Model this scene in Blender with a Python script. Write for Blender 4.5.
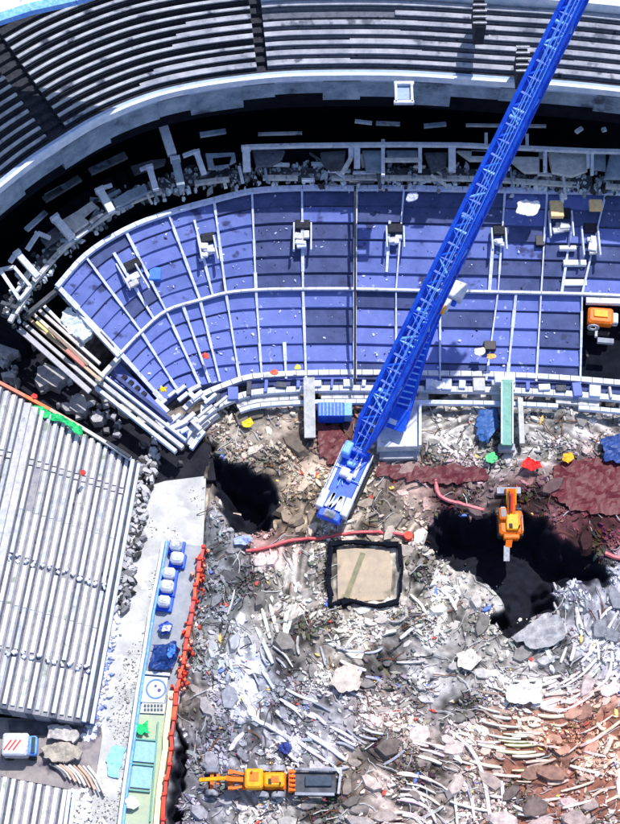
import bpy, math, random
from mathutils import Vector, Matrix, noise
R = random.Random(7)
rad = math.radians
scene = bpy.context.scene
for o in list(bpy.data.objects): bpy.data.objects.remove(o)
# ------------------------------------------------------------------ camera
W, H = 620.0, 824.0
TILT, DIST, FPX = rad(25), 150.0, 1500.0
CAM = Vector((0, -DIST*math.sin(TILT), DIST*math.cos(TILT)))
cd = bpy.data.cameras.new('camera'); cam = bpy.data.objects.new('camera', cd)
scene.collection.objects.link(cam); scene.camera = cam
cam.location = CAM; cam.rotation_euler = (TILT, 0, 0)
cd.sensor_fit = 'HORIZONTAL'; cd.sensor_width = 36; cd.lens = 36*FPX/W; cd.clip_start = 1; cd.clip_end = 3000
# ------------------------------------------------------------------ world and sun
SUN_EL, SUN_AZ = rad(60), rad(26)      # azimuth from +Y (towards the far stand), positive = right
world = bpy.data.worlds.new('World'); scene.world = world; world.use_nodes = True
nt = world.node_tree; bg = nt.nodes['Background']
sky = nt.nodes.new('ShaderNodeTexSky'); sky.sky_type = 'NISHITA'; sky.sun_disc = False
sky.sun_elevation = SUN_EL; sky.sun_rotation = SUN_AZ
nt.links.new(sky.outputs[0], bg.inputs[0]); bg.inputs[1].default_value = 0.15
sl = bpy.data.lights.new('sun', 'SUN'); sl.energy = 4.2; sl.angle = rad(0.5); sl.color = (1, .955, .9)
so = bpy.data.objects.new('sun', sl); scene.collection.objects.link(so)
sd = Vector((math.sin(SUN_AZ)*math.cos(SUN_EL), math.cos(SUN_AZ)*math.cos(SUN_EL), math.sin(SUN_EL)))
so.rotation_euler = sd.to_track_quat('Z', 'Y').to_euler(); so.location = (0, 0, 90)
vs = scene.view_settings; vs.view_transform = 'Standard'; vs.look = 'None'; vs.exposure = 0.36; vs.gamma = 1
scene.render.engine = 'CYCLES'
try: scene.cycles.max_bounces = 5
except Exception: pass

# ------------------------------------------------------------------ surveying: photo direction -> place at a known height
CT, ST = math.cos(TILT), math.sin(TILT)
def P(px, py, z=0.0):
    dx, dy = (px-310)/FPX, -(py-412)/FPX
    d = Vector((dx, dy*CT + ST, dy*ST - CT))
    t = (z-CAM.z)/d.z
    return CAM + d*t
def proj(v):
    r = v-CAM
    y = r.y*CT + r.z*ST; z = -r.y*ST + r.z*CT
    return (310+FPX*r.x/-z, 412-FPX*y/-z)
def crom(pts, n):
    """n+1 evenly spaced points on a smooth curve through pts"""
    q = [Vector(p) for p in pts]; out = []
    q = [2*q[0]-q[1]] + q + [2*q[-1]-q[-2]]
    for i in range(1, len(q)-2):
        for k in range(12):
            t = k/12; a, b, c, d = q[i-1:i+3]
            out.append(.5*((2*b)+(c-a)*t+(2*a-5*b+4*c-d)*t*t+(3*b-a-3*c+d)*t**3))
    out.append(q[-2]); L = [0]
    for a, b in zip(out, out[1:]): L.append(L[-1]+(b-a).length)
    res = []; j = 0
    for i in range(n+1):
        s = L[-1]*i/n
        while j < len(L)-2 and L[j+1] < s: j += 1
        f = (s-L[j])/max(1e-9, L[j+1]-L[j]); res.append(out[j].lerp(out[j+1], min(1, max(0, f))))
    return res
def inside(x, y, poly):
    c = False; n = len(poly)
    for i in range(n):
        x1, y1 = poly[i][:2]; x2, y2 = poly[i-1][:2]
        if (y1 > y) != (y2 > y) and x < (x2-x1)*(y-y1)/(y2-y1)+x1: c = not c
    return c
def edgedist(x, y, poly):
    m = 1e9; n = len(poly)
    for i in range(n):
        x1, y1 = poly[i][:2]; x2, y2 = poly[i-1][:2]
        dx, dy = x2-x1, y2-y1; t = ((x-x1)*dx+(y-y1)*dy)/(dx*dx+dy*dy+1e-12); t = min(1, max(0, t))
        m = min(m, math.hypot(x-x1-t*dx, y-y1-t*dy))
    return m

# ------------------------------------------------------------------ materials
def mat(name, c, c2=None, scale=1.2, rough=.85, spec=.25, metal=0, bump=.25, usecol=None, stain=None, detail=8, lohi=(.35, .65)):
    m = bpy.data.materials.new(name); m.use_nodes = True; t = m.node_tree; L = t.links
    b = t.nodes['Principled BSDF']; b.inputs['Roughness'].default_value = rough; b.inputs['Metallic'].default_value = metal
    b.inputs['Specular IOR Level'].default_value = spec
    tc = t.nodes.new('ShaderNodeTexCoord'); n = t.nodes.new('ShaderNodeTexNoise')
    n.inputs['Scale'].default_value = scale; n.inputs['Detail'].default_value = detail; n.inputs['Roughness'].default_value = .7
    geo = t.nodes.new('ShaderNodeNewGeometry')
    L.new(geo.outputs['Position'], n.inputs['Vector'])
    mr = t.nodes.new('ShaderNodeMapRange'); mr.inputs[1].default_value, mr.inputs[2].default_value = lohi
    L.new(n.outputs[0], mr.inputs[0])
    mx = t.nodes.new('ShaderNodeMix'); mx.data_type = 'RGBA'
    L.new(mr.outputs[0], mx.inputs[0])
    c2 = c2 or tuple(v*.6 for v in c)
    mx.inputs[6].default_value = (*c, 1); mx.inputs[7].default_value = (*c2, 1)
    out = mx.outputs[2]
    if usecol:
        if usecol == 'object':
            oi = t.nodes.new('ShaderNodeObjectInfo'); src = oi.outputs['Color']
        else:
            at = t.nodes.new('ShaderNodeVertexColor'); at.layer_name = 'Col'; src = at.outputs[0]
        mm = t.nodes.new('ShaderNodeMix'); mm.data_type = 'RGBA'; mm.blend_type = 'MULTIPLY'; mm.inputs[0].default_value = 1
        L.new(out, mm.inputs[6]); L.new(src, mm.inputs[7]); out = mm.outputs[2]
    if stain:
        n2 = t.nodes.new('ShaderNodeTexNoise'); n2.inputs['Scale'].default_value = stain[1]; n2.inputs['Detail'].default_value = 6
        L.new(geo.outputs['Position'], n2.inputs['Vector'])
        r2 = t.nodes.new('ShaderNodeMapRange'); r2.inputs[1].default_value = stain[2]; r2.inputs[2].default_value = stain[2]+.08
        L.new(n2.outputs[0], r2.inputs[0])
        m3 = t.nodes.new('ShaderNodeMix'); m3.data_type = 'RGBA'; L.new(r2.outputs[0], m3.inputs[0]); L.new(out, m3.inputs[6])
        m3.inputs[7].default_value = (*stain[0], 1); out = m3.outputs[2]
    L.new(out, b.inputs['Base Color'])
    if bump:
        bp = t.nodes.new('ShaderNodeBump'); bp.inputs['Strength'].default_value = bump; bp.inputs['Distance'].default_value = .08
        L.new(n.outputs[0], bp.inputs['Height']); L.new(bp.outputs[0], b.inputs['Normal'])
    return m
M = dict(
 soil=mat('soil', (1,1,1), (.35,.35,.38), 1.1, usecol='attr', bump=.6),
 stuff=mat('rubble_mix', (1,1,1), (.68,.68,.72), 2.5, usecol='attr', bump=.5),
 stone=mat('stone_mix', (1,1,1), (.5,.5,.55), 1.6, usecol='object', bump=.5),
 paint=mat('painted', (1,1,1), (.72,.72,.75), 2.2, rough=.5, usecol='object', bump=.1),
 seat_blue=mat('violet_blue_terrace', (.085,.12,.37), (.14,.19,.5), .35, stain=((.04,.05,.15), .6, .58)),
 seat_blue2=mat('pale_violet_terrace', (.16,.21,.56), (.11,.15,.44), .4, stain=((.42,.47,.78), 1.3, .64)),
 seat_dark=mat('dark_blue_terrace', (.04,.055,.15), (.075,.1,.25), .5, stain=((.04,.05,.12), 1.2, .62)),
 stair=mat('pale_blue_stair', (.68,.73,.92), (.42,.48,.78), 2.2),
 white=mat('white_paint', (.7,.72,.78), (.42,.47,.62), 1.3, rough=.6, stain=((.3,.32,.4), 1.1, .62)),
 conc=mat('pale_concrete', (.6,.6,.6), (.36,.37,.4), 1.6, stain=((.12,.13,.17), 1.1, .66)),
 conc_dark=mat('dark_concrete', (.11,.12,.15), (.04,.045,.06), .9),
 void=mat('void_shade_frame_black', (.006,.007,.012), (.012,.014,.022), .8, rough=1, spec=0),  # near-black paints in the shade of the voids; also colours the slab's black frame
 lip=mat('lip_paint', (.36,.46,.66), (.25,.34,.52), .6, stain=((.2,.24,.33), .7, .66)),
 lipw=mat('lip_white', (.75,.78,.85), (.45,.55,.74), 1.0),
 fascia=mat('fascia_concrete', (.32,.4,.5), (.1,.14,.2), .35, stain=((.05,.06,.09), .35, .62)),
 bench=mat('bench_grey', (.46,.48,.52), (.2,.22,.27), .5, stain=((.05,.06,.09), .5, .58)),
 bench_l=mat('bench_light', (.42,.43,.5), (.19,.21,.27), .45, stain=((.1,.11,.15), .6, .58)),
 step_d=mat('step_dark', (.012,.014,.022), (.035,.04,.055), 3),
 step_m=mat('step_mid', (.07,.08,.11), (.14,.15,.2), 2.2, stain=((.03,.03,.05), 1.2, .62)),
 bench_w=mat('bench_white', (.8,.8,.84), (.56,.57,.66), 2.4, stain=((.36,.4,.32), 1.1, .6)),
 bench_w2=mat('bench_grey_white', (.6,.62,.66), (.36,.38,.46), 1.2, stain=((.25,.3,.22), .7, .58)),
 step_w=mat('step_warm', (.36,.35,.36), (.2,.21,.27), 1.4),
 road=mat('road_concrete', (.56,.56,.55), (.36,.37,.38), .45, stain=((.74,.72,.7), .6, .56), bump=.5),
 deck=mat('deck_green', (.46,.52,.33), (.36,.43,.34), .8),
 rail=mat('rail_white', (.75,.8,.95), (.45,.55,.9), 2),
 blue=mat('crane_blue', (.005,.05,.62), (.01,.13,.88), 1.2, rough=.5, spec=.4, bump=.08, stain=((.02,.05,.3), 1.7, .64)),
 blue_l=mat('crane_light_blue', (.25,.5,.95), (.08,.28,.95), 3, rough=.45, bump=.05),
 orange=mat('machine_orange', (.85,.2,.012), (.7,.12,.01), 2, rough=.5, bump=.1, stain=((.3,.13,.05), 3, .6)),
 yellow=mat('machine_yellow', (.9,.45,.01), (.85,.3,.01), 2, rough=.5, bump=.1, stain=((.4,.2,.05), 3.3, .62)),
 red=mat('red_paint', (.8,.04,.03), (.6,.09,.06), 2, rough=.6),
 rubber=mat('rubber', (.02,.02,.022), (.05,.05,.055), 3),
 steel=mat('worn_steel', (.5,.5,.55), (.25,.26,.3), 4, rough=.5),
 green=mat('green_net', (.02,.5,.17), (.03,.33,.13), 3),
 teal=mat('teal_steel', (.13,.34,.28), (.24,.46,.4), 1.8, rough=.6),
 glass=mat('cab_glass', (.03,.05,.08), (.06,.08,.12), 2, rough=.15, spec=.6, bump=0),
)
# ------------------------------------------------------------------ mesh helpers
class MB:
    def __init__(s): s.v = []; s.f = []; s.c = []
    def add(s, vs, fs, col=None):
        n = len(s.v); s.v += [tuple(v) for v in vs]; s.f += [tuple(i+n for i in f) for f in fs]
        if col is not None: s.c += [col]*len(vs)
    def prism(s, poly, z0, z1, inset=0, col=None):
        """poly: xy list; z may be numbers"""
        n = len(poly); cx = sum(p[0] for p in poly)/n; cy = sum(p[1] for p in poly)/n
        a = 0
        for i in range(n): a += poly[i-1][0]*poly[i][1]-poly[i][0]*poly[i-1][1]
        if a < 0: poly = poly[::-1]
        top = [(cx+(p[0]-cx)*(1-inset), cy+(p[1]-cy)*(1-inset), z1) for p in poly]
        s.add([(p[0], p[1], z0) for p in poly]+top, [tuple(range(n))[::-1], tuple(range(n, 2*n))]+[(i, (i+1) % n, n+(i+1) % n, n+i) for i in range(n)], col)
    def box(s, c, size, M3=None, bev=0.0):
        x, y, z = (q/2 for q in size); c = Vector(c)
        if bev:
            b = min(bev, x*.45, y*.45, z*.45)
            rings = [(-z, x-b, y-b), (-z+b, x, y), (z-b, x, y), (z, x-b, y-b)]; vs = []
            for zz, xx, yy in rings:
                bb = min(b, xx*.4, yy*.4)
                vs += [(xx-bb,-yy,zz),(xx,-yy+bb,zz),(xx,yy-bb,zz),(xx-bb,yy,zz),(-xx+bb,yy,zz),(-xx,yy-bb,zz),(-xx,-yy+bb,zz),(-xx+bb,-yy,zz)]
            fs = [tuple(range(8))[::-1], tuple(range(24, 32))]
            for r in range(3):
                for i in range(8): fs.append((r*8+i, r*8+(i+1) % 8, r*8+8+(i+1) % 8, r*8+8+i))
        else:
            vs = [(sx*x, sy*y, sz*z) for sz in (-1, 1) for sx, sy in ((-1,-1),(1,-1),(1,1),(-1,1))]
            fs = [(3,2,1,0),(4,5,6,7),(0,1,5,4),(1,2,6,5),(2,3,7,6),(3,0,4,7)]
        vs = [Vector(v) for v in vs]
        if M3 is not None: vs = [M3 @ v for v in vs]
        s.add([v+c for v in vs], fs)
    def bar(s, a, b, w, h=None):
        a, b = Vector(a), Vector(b); h = h or w; d = b-a; L = d.length
        if L < 1e-6: return
        d /= L; up = Vector((0,0,1)) if abs(d.z) < .95 else Vector((0,1,0))
        x = d.cross(up).normalized(); u = x.cross(d)
        s.box((a+b)/2, (w, L, h), Matrix((x, d, u)).transposed())
    def tube(s, pts, r, n=6):
        pts = [Vector(p) for p in pts]; vs = []; fs = []
        for i, p in enumerate(pts):
            d = (pts[min(i+1, len(pts)-1)]-pts[max(i-1, 0)]).normalized()
            up = Vector((0,0,1)) if abs(d.z) < .95 else Vector((0,1,0)); x = d.cross(up).normalized(); u = x.cross(d)
            for k in range(n): t = 2*math.pi*k/n; vs.append(p+x*r*math.cos(t)+u*r*math.sin(t))
        for i in range(len(pts)-1):
            for k in range(n): fs.append((i*n+k, i*n+(k+1) % n, i*n+n+(k+1) % n, i*n+n+k))
        fs += [tuple(range(n)), tuple(range(len(vs)-n, len(vs)))[::-1]]
        s.add(vs, fs)
    def wheel(s, c, axis, r, w, n=16):
        c = Vector(c); a = Vector(axis).normalized(); up = Vector((0,0,1)); x = a.cross(up).normalized(); u = x.cross(a)
        prof = [(-w/2, r*.55), (-w/2, r*.9), (-w*.35, r), (w*.35, r), (w/2, r*.9), (w/2, r*.55), (w*.3, r*.5), (-w*.3, r*.5)]
        vs = []; fs = []; m = len(prof)
        for i in range(n):
            t = 2*math.pi*i/n
            for (q, rr) in prof: vs.append(c+a*q+(x*math.cos(t)+u*math.sin(t))*rr)
        for i in range(n):
            for j in range(m): fs.append((i*m+j, i*m+(j+1) % m, ((i+1) % n)*m+(j+1) % m, ((i+1) % n)*m+j))
        s.add(vs, fs)
    def mesh(s, name, m):
        me = bpy.data.meshes.new(name); me.from_pydata(s.v, [], s.f); me.materials.append(m)
        if s.c:
            a = me.color_attributes.new('Col', 'FLOAT_COLOR', 'POINT')
            a.data.foreach_set('color', [q for c in s.c for q in (*c[:3], 1)])
        me.update(); return me
    def build(s, name, m, parent=None, color=None):
        o = bpy.data.objects.new(name, s.mesh(name, m)); scene.collection.objects.link(o)
        if parent: o.parent = parent; o.matrix_parent_inverse = Matrix.Translation(-parent_loc(parent))
        if color: o.color = (*color, 1)
        return o
def parent_loc(p):
    v = Vector(p.location)
    while p.parent: p = p.parent; v = Vector((0,0,0)); break
    return v if p.parent is None and v.length else Vector(p.location)
def tag(o, label=None, cat=None, group=None, kind=None):
    if label: o['label'] = label
    if cat: o['category'] = cat
    if group: o['group'] = group
    if kind: o['kind'] = kind
    return o
def empty(name, loc, label, cat, group=None):
    o = bpy.data.objects.new(name, None); scene.collection.objects.link(o); o.location = loc; o.empty_display_size = .5
    return tag(o, label, cat, group)
def link(name, me, parent=None, M4=None, color=None):
    """an object that shares the mesh me, placed by the world matrix M4"""
    o = bpy.data.objects.new(name, me); scene.collection.objects.link(o)
    if parent: o.parent = parent; o.matrix_parent_inverse = Matrix.Translation(-Vector(parent.location))
    if M4 is not None: o.matrix_basis = M4
    if color: o.color = (*color, 1)
    return o

# ------------------------------------------------------------------ terrain inside the bowl
PIT_A = [(211,459),(228,459),(246,464),(264,474),(279,488),(281,512),(270,533),(246,536),(229,529),(222,510),(213,495),(208,478)]
PIT_B = [(424,532),(432,516),(448,512),(470,514),(492,512),(524,512),(548,518),(562,540),(590,552),(617,574),(606,586),(578,582),(556,590),(561,608),(534,624),(508,641),(490,622),(499,602),(484,584),(458,573),(438,563),(424,548)]
PIT_C = [(176,720),(184,722),(190,745),(188,775),(181,800),(184,828),(166,828),(170,780),(174,750)]
PIT_D = [(165,455),(205,440),(214,452),(196,476),(176,474)]
PITS = [([P(*p).xy for p in q], d) for q, d in ((PIT_A, 5.5), (PIT_B, 5.0), (PIT_C, 3.5), (PIT_D, 4))]
RC = P(520, 590)
def pitdepth(x, y):
    w = noise.noise((x*.9, y*.9, 3))*.7; w2 = noise.noise((x*.9, y*.9, 9))*.7
    for poly, d in PITS:
        if inside(x+w, y+w2, poly):
            return min(d, edgedist(x+w, y+w2, poly)*2.6)
    return 0
def rutval(x, y):
    r = math.hypot(x-RC.x, y-RC.y); a = math.atan2(y-RC.y, x-RC.x)
    return (noise.noise((a*2.2, r*1.7, 31))+.6*noise.noise((a*5, r*3.6, 37)))*min(1, max(0, (noise.noise((x*.09, y*.09, 33))+.25)*3))
def hgt(x, y):
    cx, cy = RC.x, RC.y; r = math.hypot(x-cx, y-cy); a = math.atan2(y-cy, x-cx)
    rut = noise.noise((a*2.2, r*1.7, 31))+.5*noise.noise((a*5, r*3.6, 37))
    h = .2*rut*min(1, max(0, (noise.noise((x*.09, y*.09, 33))+.25)*3))
    h += .45*noise.noise((x*.13, y*.13, 1))+.34*noise.noise((x*.45, y*.45, 2))+.17*noise.noise((x*1.3, y*1.3, 4))+.25
    return h-pitdepth(x, y)
ZONES = [  # px, py, radius, stone colour
 (240,425,45,(.55,.48,.42)),(300,470,40,(.62,.5,.4)),(290,505,30,(.85,.66,.48)),(390,505,45,(.78,.66,.55)),(440,430,40,(.7,.66,.62)),(560,425,60,(.62,.6,.58)),
 (440,490,30,(.24,.08,.1)),(400,478,20,(.24,.08,.1)),(590,490,44,(.24,.05,.07)),(530,492,22,(.24,.07,.08)),(335,440,22,(.3,.13,.13)),(470,510,30,(.35,.25,.25)),
 (225,590,40,(.36,.4,.46)),(280,590,45,(.68,.62,.56)),(245,690,42,(.8,.84,1.0)),(232,735,20,(.3,.3,.36)),(215,650,30,(.5,.52,.52)),(330,640,45,(.86,.78,.68)),(300,655,22,(.25,.24,.25)),(280,610,26,(.9,.84,.76)),(320,730,50,(.55,.55,.62)),
 (430,600,40,(.8,.74,.66)),(395,650,24,(.3,.29,.3)),(470,640,50,(.78,.74,.7)),(505,695,38,(.95,.9,.86)),(440,680,40,(.74,.72,.74)),(600,630,45,(.6,.62,.72)),(560,665,40,(.62,.6,.62)),
 (520,740,40,(.9,.62,.46)),(575,745,50,(.9,.44,.3)),(545,770,30,(.62,.3,.22)),(560,800,24,(.4,.3,.32)),(600,800,40,(.72,.6,.56)),(430,770,50,(.6,.5,.46)),(500,800,40,(.66,.55,.52)),(200,800,30,(.3,.3,.34)),(290,810,40,(.62,.58,.56)),(385,735,40,(.66,.54,.48)),(350,770,24,(.5,.38,.3)),
 (200,700,20,(.62,.54,.48)),(270,545,20,(.6,.3,.28))]
def shade(c, ks):
    k = R.choice(ks); return [v*k for v in c]
def zone(px, py):
    w = 0; c = [0,0,0]
    for zx, zy, r, col in ZONES:
        k = math.exp(-((px-zx)**2+(py-zy)**2)/(r*r)*1.3)+1e-6
        w += k
        for i in range(3): c[i] += col[i]*k
    return [v/w for v in c]
EDGE_T, EDGE_B = (203,548), (163,824)          # line of the red barrier
def right_of_barrier(px, py, m=4):
    if py < 480: return px > 205-(py-430)*.0+m
    return px > EDGE_T[0]+(EDGE_B[0]-EDGE_T[0])*(py-EDGE_T[1])/(EDGE_B[1]-EDGE_T[1])+m
# the wide ground sheet that reaches far beyond the stadium
g = MB(); g.add([(-1500,-1500,-9),(1500,-1500,-9),(1500,1500,-9),(-1500,1500,-9)], [(0,1,2,3)])
tag(g.build('ground', mat('dusty_ground', (.14,.13,.12), (.08,.08,.08), .05)), kind='structure')
# rubble ground
nx, ny = 400, 400; x0, x1, y0, y1 = -24, 41, -50, 14
g = MB(); 
for j in range(ny+1):
    for i in range(nx+1):
        x = x0+(x1-x0)*i/nx; y = y0+(y1-y0)*j/ny
        z = hgt(x, y); d = pitdepth(x, y); px, py = proj(Vector((x, y, 0)))
        if not right_of_barrier(px, py, -1): z = min(z, -.6)
        c = zone(px, py); k = .45+.8*noise.noise((x*.24, y*.24, 21))+.35*noise.noise((x*.7, y*.7, 7))+.3*noise.noise((x*1.5, y*1.5, 8)); k = 1.15*max(.08, k*(1+1.1*rutval(x, y)))
        soilc = [v*k for v in c]
        if px > 460 and py > 690: 
            q = min(1, (px-460)/60)*min(1, (py-690)/30); soilc = [a*(1-q)+b*q for a, b in zip(soilc, (.4,.17,.12))] if noise.noise((x*.22, y*.3, 5)) > -.25 else soilc
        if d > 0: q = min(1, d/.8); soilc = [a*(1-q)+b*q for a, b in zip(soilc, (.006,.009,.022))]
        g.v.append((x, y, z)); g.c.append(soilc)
for j in range(ny):
    for i in range(nx):
        a = j*(nx+1)+i; q = P
        g.f.append((a, a+1, a+nx+2, a+nx+1))
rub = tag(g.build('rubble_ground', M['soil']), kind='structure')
for p in rub.data.polygons: p.use_smooth = True
SLAB = [(329,543),(400,541),(404,603),(331,607)]
def free(px, py):
    if not right_of_barrier(px, py) or py < 408 or py > 850 or px > 650: return False
    if inside(px, py, SLAB): return False
    if inside(px, py, [(372,396),(424,396),(424,462),(372,462)]): return False
    if inside(px, py, [(550,462),(650,456),(650,518),(552,508)]) and R.random() < .72: return False
    return True
# small rubble nobody could count
def shard(mb, c, rx, ry, h, rot, tiltv, col, n=5):
    h *= R.uniform(.7, 1.3); c = (c[0], c[1], c[2]+R.uniform(-.03, .05))
    vs = []; ca, sa = math.cos(rot), math.sin(rot); m = R.randint(n, n+2)
    ang = sorted(2*math.pi*(k+R.uniform(-.3,.3))/m for k in range(m))
    for lay, s in ((0, 1), (1, .72)):
        for a in ang:
            q = R.uniform(.85, 1.15)
            X, Y = rx*s*math.cos(a)*q, ry*s*math.sin(a)*q
            x, y = X*ca-Y*sa, X*sa+Y*ca
            vs.append((c[0]+x, c[1]+y, c[2]+(h if lay else -.15)+x*tiltv[0]+y*tiltv[1]))
    fs = [tuple(range(m, 2*m))]+[(i, (i+1) % m, m+(i+1) % m, m+i) for i in range(m)]
    mb.add(vs, fs, col)
FIELD = [(600,640,45,95),(560,655,30,70),(520,700,40,10),(570,740,60,-8),(500,690,30,0),(470,770,35,-70),(430,800,40,25),(310,730,55,-38),(270,680,40,-60),(280,590,40,60),(380,600,40,20),(440,720,35,-5),(600,800,40,-20),(240,640,30,75),(360,790,40,35)]
def field(px, py):
    if px > 470 and py > 640: return math.atan2(-(py-600), px-520)+math.pi/2
    sx = sy = 0
    for fx, fy, r, a in FIELD:
        k = math.exp(-((px-fx)**2+(py-fy)**2)/(r*r)); sx += k*math.cos(2*rad(a)); sy += k*math.sin(2*rad(a))
    if abs(sx)+abs(sy) < .03: return R.uniform(0, math.pi)
    return math.atan2(sy, sx)/2
mb = MB(); cnt = 0
while cnt < 13000:
    px, py = R.uniform(165, 648), R.uniform(408, 848)
    if not free(px, py): continue
    w = P(px, py); d = pitdepth(w.x, w.y)
    if d > .25 and R.random() < .985: continue
    if noise.noise((w.x*.3, w.y*.3, 11)) < .04 and R.random() < .88: continue
    c = zone(px, py); b = R.choice((.3, .5, .75, .9, 1.1, 1.25))*min(1.35, max(.22, .95+1.9*noise.noise((w.x*.24, w.y*.24, 21)))) ; c = [min(.92, v*b+R.uniform(-.03,.03)) for v in c]
    if R.random() < .02: c = [(.8,.1,.08),(.15,.25,.8),(.9,.6,.2)][R.randrange(3)]
    L = R.choice((.08,.1,.14,.2,.26,.4)); el = R.choice((1, 1, 1.3, 1.7, 2.4))
    a = field(px, py)+R.gauss(0, .9)
    shard(mb, (w.x, w.y, hgt(w.x, w.y)), L*el*.8, L*.62, R.uniform(.06,.26), a, (R.uniform(-.3,.3), R.uniform(-.3,.3)), c, 4); cnt += 1
sm = tag(mb.build('small_rubble', M['stuff']), kind='stuff')
# larger stones as parts of the rubble ground
stone_meshes = []
for k in range(16):
    q = MB(); shard(q, (0,0,0), 1, R.uniform(.5,.8), R.uniform(.3,.5), 0, (0,0), None, 6); stone_meshes.append(q.mesh('stone', M['stone']))
cnt = 0
while cnt < 290:
    px, py = R.uniform(170, 640), R.uniform(410, 835)
    if not free(px, py): continue
    w = P(px, py)
    if pitdepth(w.x, w.y) > .1: continue
    s = R.uniform(.5, 1.15) if R.random() < .8 else R.uniform(1.1, 1.7)
    c = zone(px, py); b = R.choice((.4,.7,1,1.15))*min(1.2, max(.4, 1+1.5*noise.noise((w.x*.24, w.y*.24, 21)))); c = [min(.88, v*b) for v in c]
    a = field(px, py)+R.gauss(0, .5)
    m4 = Matrix.Translation((w.x, w.y, hgt(w.x, w.y)-.05)) @ Matrix.Rotation(a, 4, 'Z') @ Matrix.Rotation(R.uniform(-.2,.2), 4, 'X') @ Matrix.Diagonal((s, s*.9, s*.8, 1))
    link('stone', R.choice(stone_meshes), rub, m4, c); cnt += 1
# long bent strips of torn metal and pipe
STRIPS = []
mb = MB()
for k in range(900):
    px, py = R.uniform(190, 630), R.uniform(410, 830); w = P(px, py)
    if not free(px, py) or pitdepth(w.x, w.y) > 0: continue
    a = field(px, py)+R.gauss(0, .7); pts = []; L = R.uniform(.25, .7)
    for t in range(5):
        z = hgt(w.x, w.y)+R.uniform(.1,.3); pts.append((w.x, w.y, z)); a += R.gauss(0, .3); w = w+Vector((math.cos(a), math.sin(a), 0))*L
    mb.tube(pts, R.choice((.025,.035,.05)), 4); mb.c += [R.choice(((.03,.03,.035),(.25,.1,.05),(.6,.6,.62),(.12,.1,.1),(.75,.73,.7)))]*20
tag(mb.build('rebar_tangle', M['stuff']), kind='stuff')
# stony lumps where fragments lie packed
def strip(pts, w, col, label, group, name='metal_strip', lift=.2):
    c = crom([(*p, 0) for p in pts], 6); ws = [P(p.x, p.y) for p in c]
    ws = [Vector((v.x, v.y, hgt(v.x, v.y)+lift)) for v in ws]
    # keep it a stiff strip: smooth its height
    zs = [v.z for v in ws]; m = sum(zs)/len(zs)
    for v in ws: v.z = m+(v.z-m)*.4
    q = MB(); vs = []; fs = []
    for i, p in enumerate(ws):
        d = (ws[min(i+1, 6)]-ws[max(i-1, 0)]).normalized(); s = Vector((-d.y, d.x, 0)).normalized()*w/2*(.6 if i in (0, 6) else 1)
        vs += [p-s+Vector((0,0,-.16)), p+s+Vector((0,0,-.16)), p+s*.75+Vector((0,0,.1)), p-s*.75+Vector((0,0,.1))]
    for i in range(6):
        for k in range(4): fs.append((i*4+k, i*4+(k+1) % 4, i*4+4+(k+1) % 4, i*4+4+k))
    fs += [(0,1,2,3), (27,26,25,24)]
    q.add(vs, fs); o = q.build(name, M['stone'], None, col); tag(o, label, 'scrap', group); STRIPS.append((o, [(p.x, p.y) for p in c], col)); return o
WHT = (.88,.86,.84)
SET = {'arc': ('long pale curved strip bending down through the rubble left of the orange soil', 'curved strips beside the orange soil', [
        [(457,738),(472,752),(482,775),(487,800),(490,824)], [(466,786),(471,800),(474,822)], [(501,782),(503,800),(505,816)], [(432,746),(450,752),(462,764)], [(454,798),(456,812),(457,826)],
        [(400,800),(415,802),(430,812),(436,824)], [(402,816),(414,818),(424,828)], [(412,788),(420,798),(424,804)], [(512,806),(524,812),(538,818)]]),
 'flat': ('pale straight strip lying nearly level in the orange soil', 'strips lying in the orange soil', [
        [(545,696),(560,695),(580,692)], [(537,716),(555,718),(578,715)], [(540,708),(552,711),(566,712)], [(569,767),(585,772),(603,776)], [(583,753),(595,756),(605,758)], [(612,762),(620,766),(628,768)],
        [(527,743),(545,747),(566,751)], [(603,756),(607,748),(611,740)], [(476,742),(488,744),(500,743)], [(560,702),(568,704),(576,702)], [(518,722),(530,720),(540,722)], [(596,724),(600,729),(604,731)], [(604,804),(612,800),(622,796)]]),
 'right': ('pale bent strip standing on end in the grey rubble at the right edge', 'bent strips in the grey rubble at the right', [
        [(545,648),(548,657),(553,664)], [(560,664),(563,656),(566,648)], [(570,662),(573,652),(574,644)], [(589,655),(590,647),(590,641)], [(598,660),(598,650),(596,641)], [(612,650),(612,644),(611,638)],
        [(597,688),(605,682),(610,670),(611,662)], [(589,678),(594,674),(598,668)], [(612,662),(612,656),(611,652)], [(542,680),(552,679),(560,677)], [(600,620),(606,612),(614,606)], [(582,628),(578,618),(576,608)], [(604,636),(612,622),(618,612)]]),
 'mid': ('bluish white straight bar in the diagonal stack of scrap above the lower machine', 'diagonal bars above the lower orange machine', [
        [(280,700),(298,711),(316,720)], [(286,690),(302,698),(318,703)], [(265,725),(282,735),(298,745)], [(306,734),(326,747),(346,762)], [(276,712),(286,720),(296,726)], [(298,744),(312,754),(328,764)],
        [(256,629),(264,645),(273,665)], [(330,728),(344,735),(358,744)], [(338,738),(348,744),(356,748)], [(362,730),(372,734),(383,736)], [(262,672),(268,680),(274,690)], [(310,714),(318,718),(326,726)], [(252,718),(262,724),(272,728)], [(326,760),(334,768),(342,778)], [(230,752),(236,742),(244,734)]]),
 'centre': ('pale slat lying among the broken concrete below the square concrete slab', 'pale slats below the square slab', [
        [(282,650),(288,630),(296,604)], [(270,606),(274,620),(278,634)], [(262,610),(266,624),(270,640)], [(345,650),(352,640),(360,636)], [(340,662),(352,668),(366,672)], [(375,640),(386,634),(396,632)], [(400,640),(412,630),(424,626)], [(290,606),(286,620),(284,634)], [(410,596),(420,606),(426,616)], [(440,590),(450,600),(456,612)]])}
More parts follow.
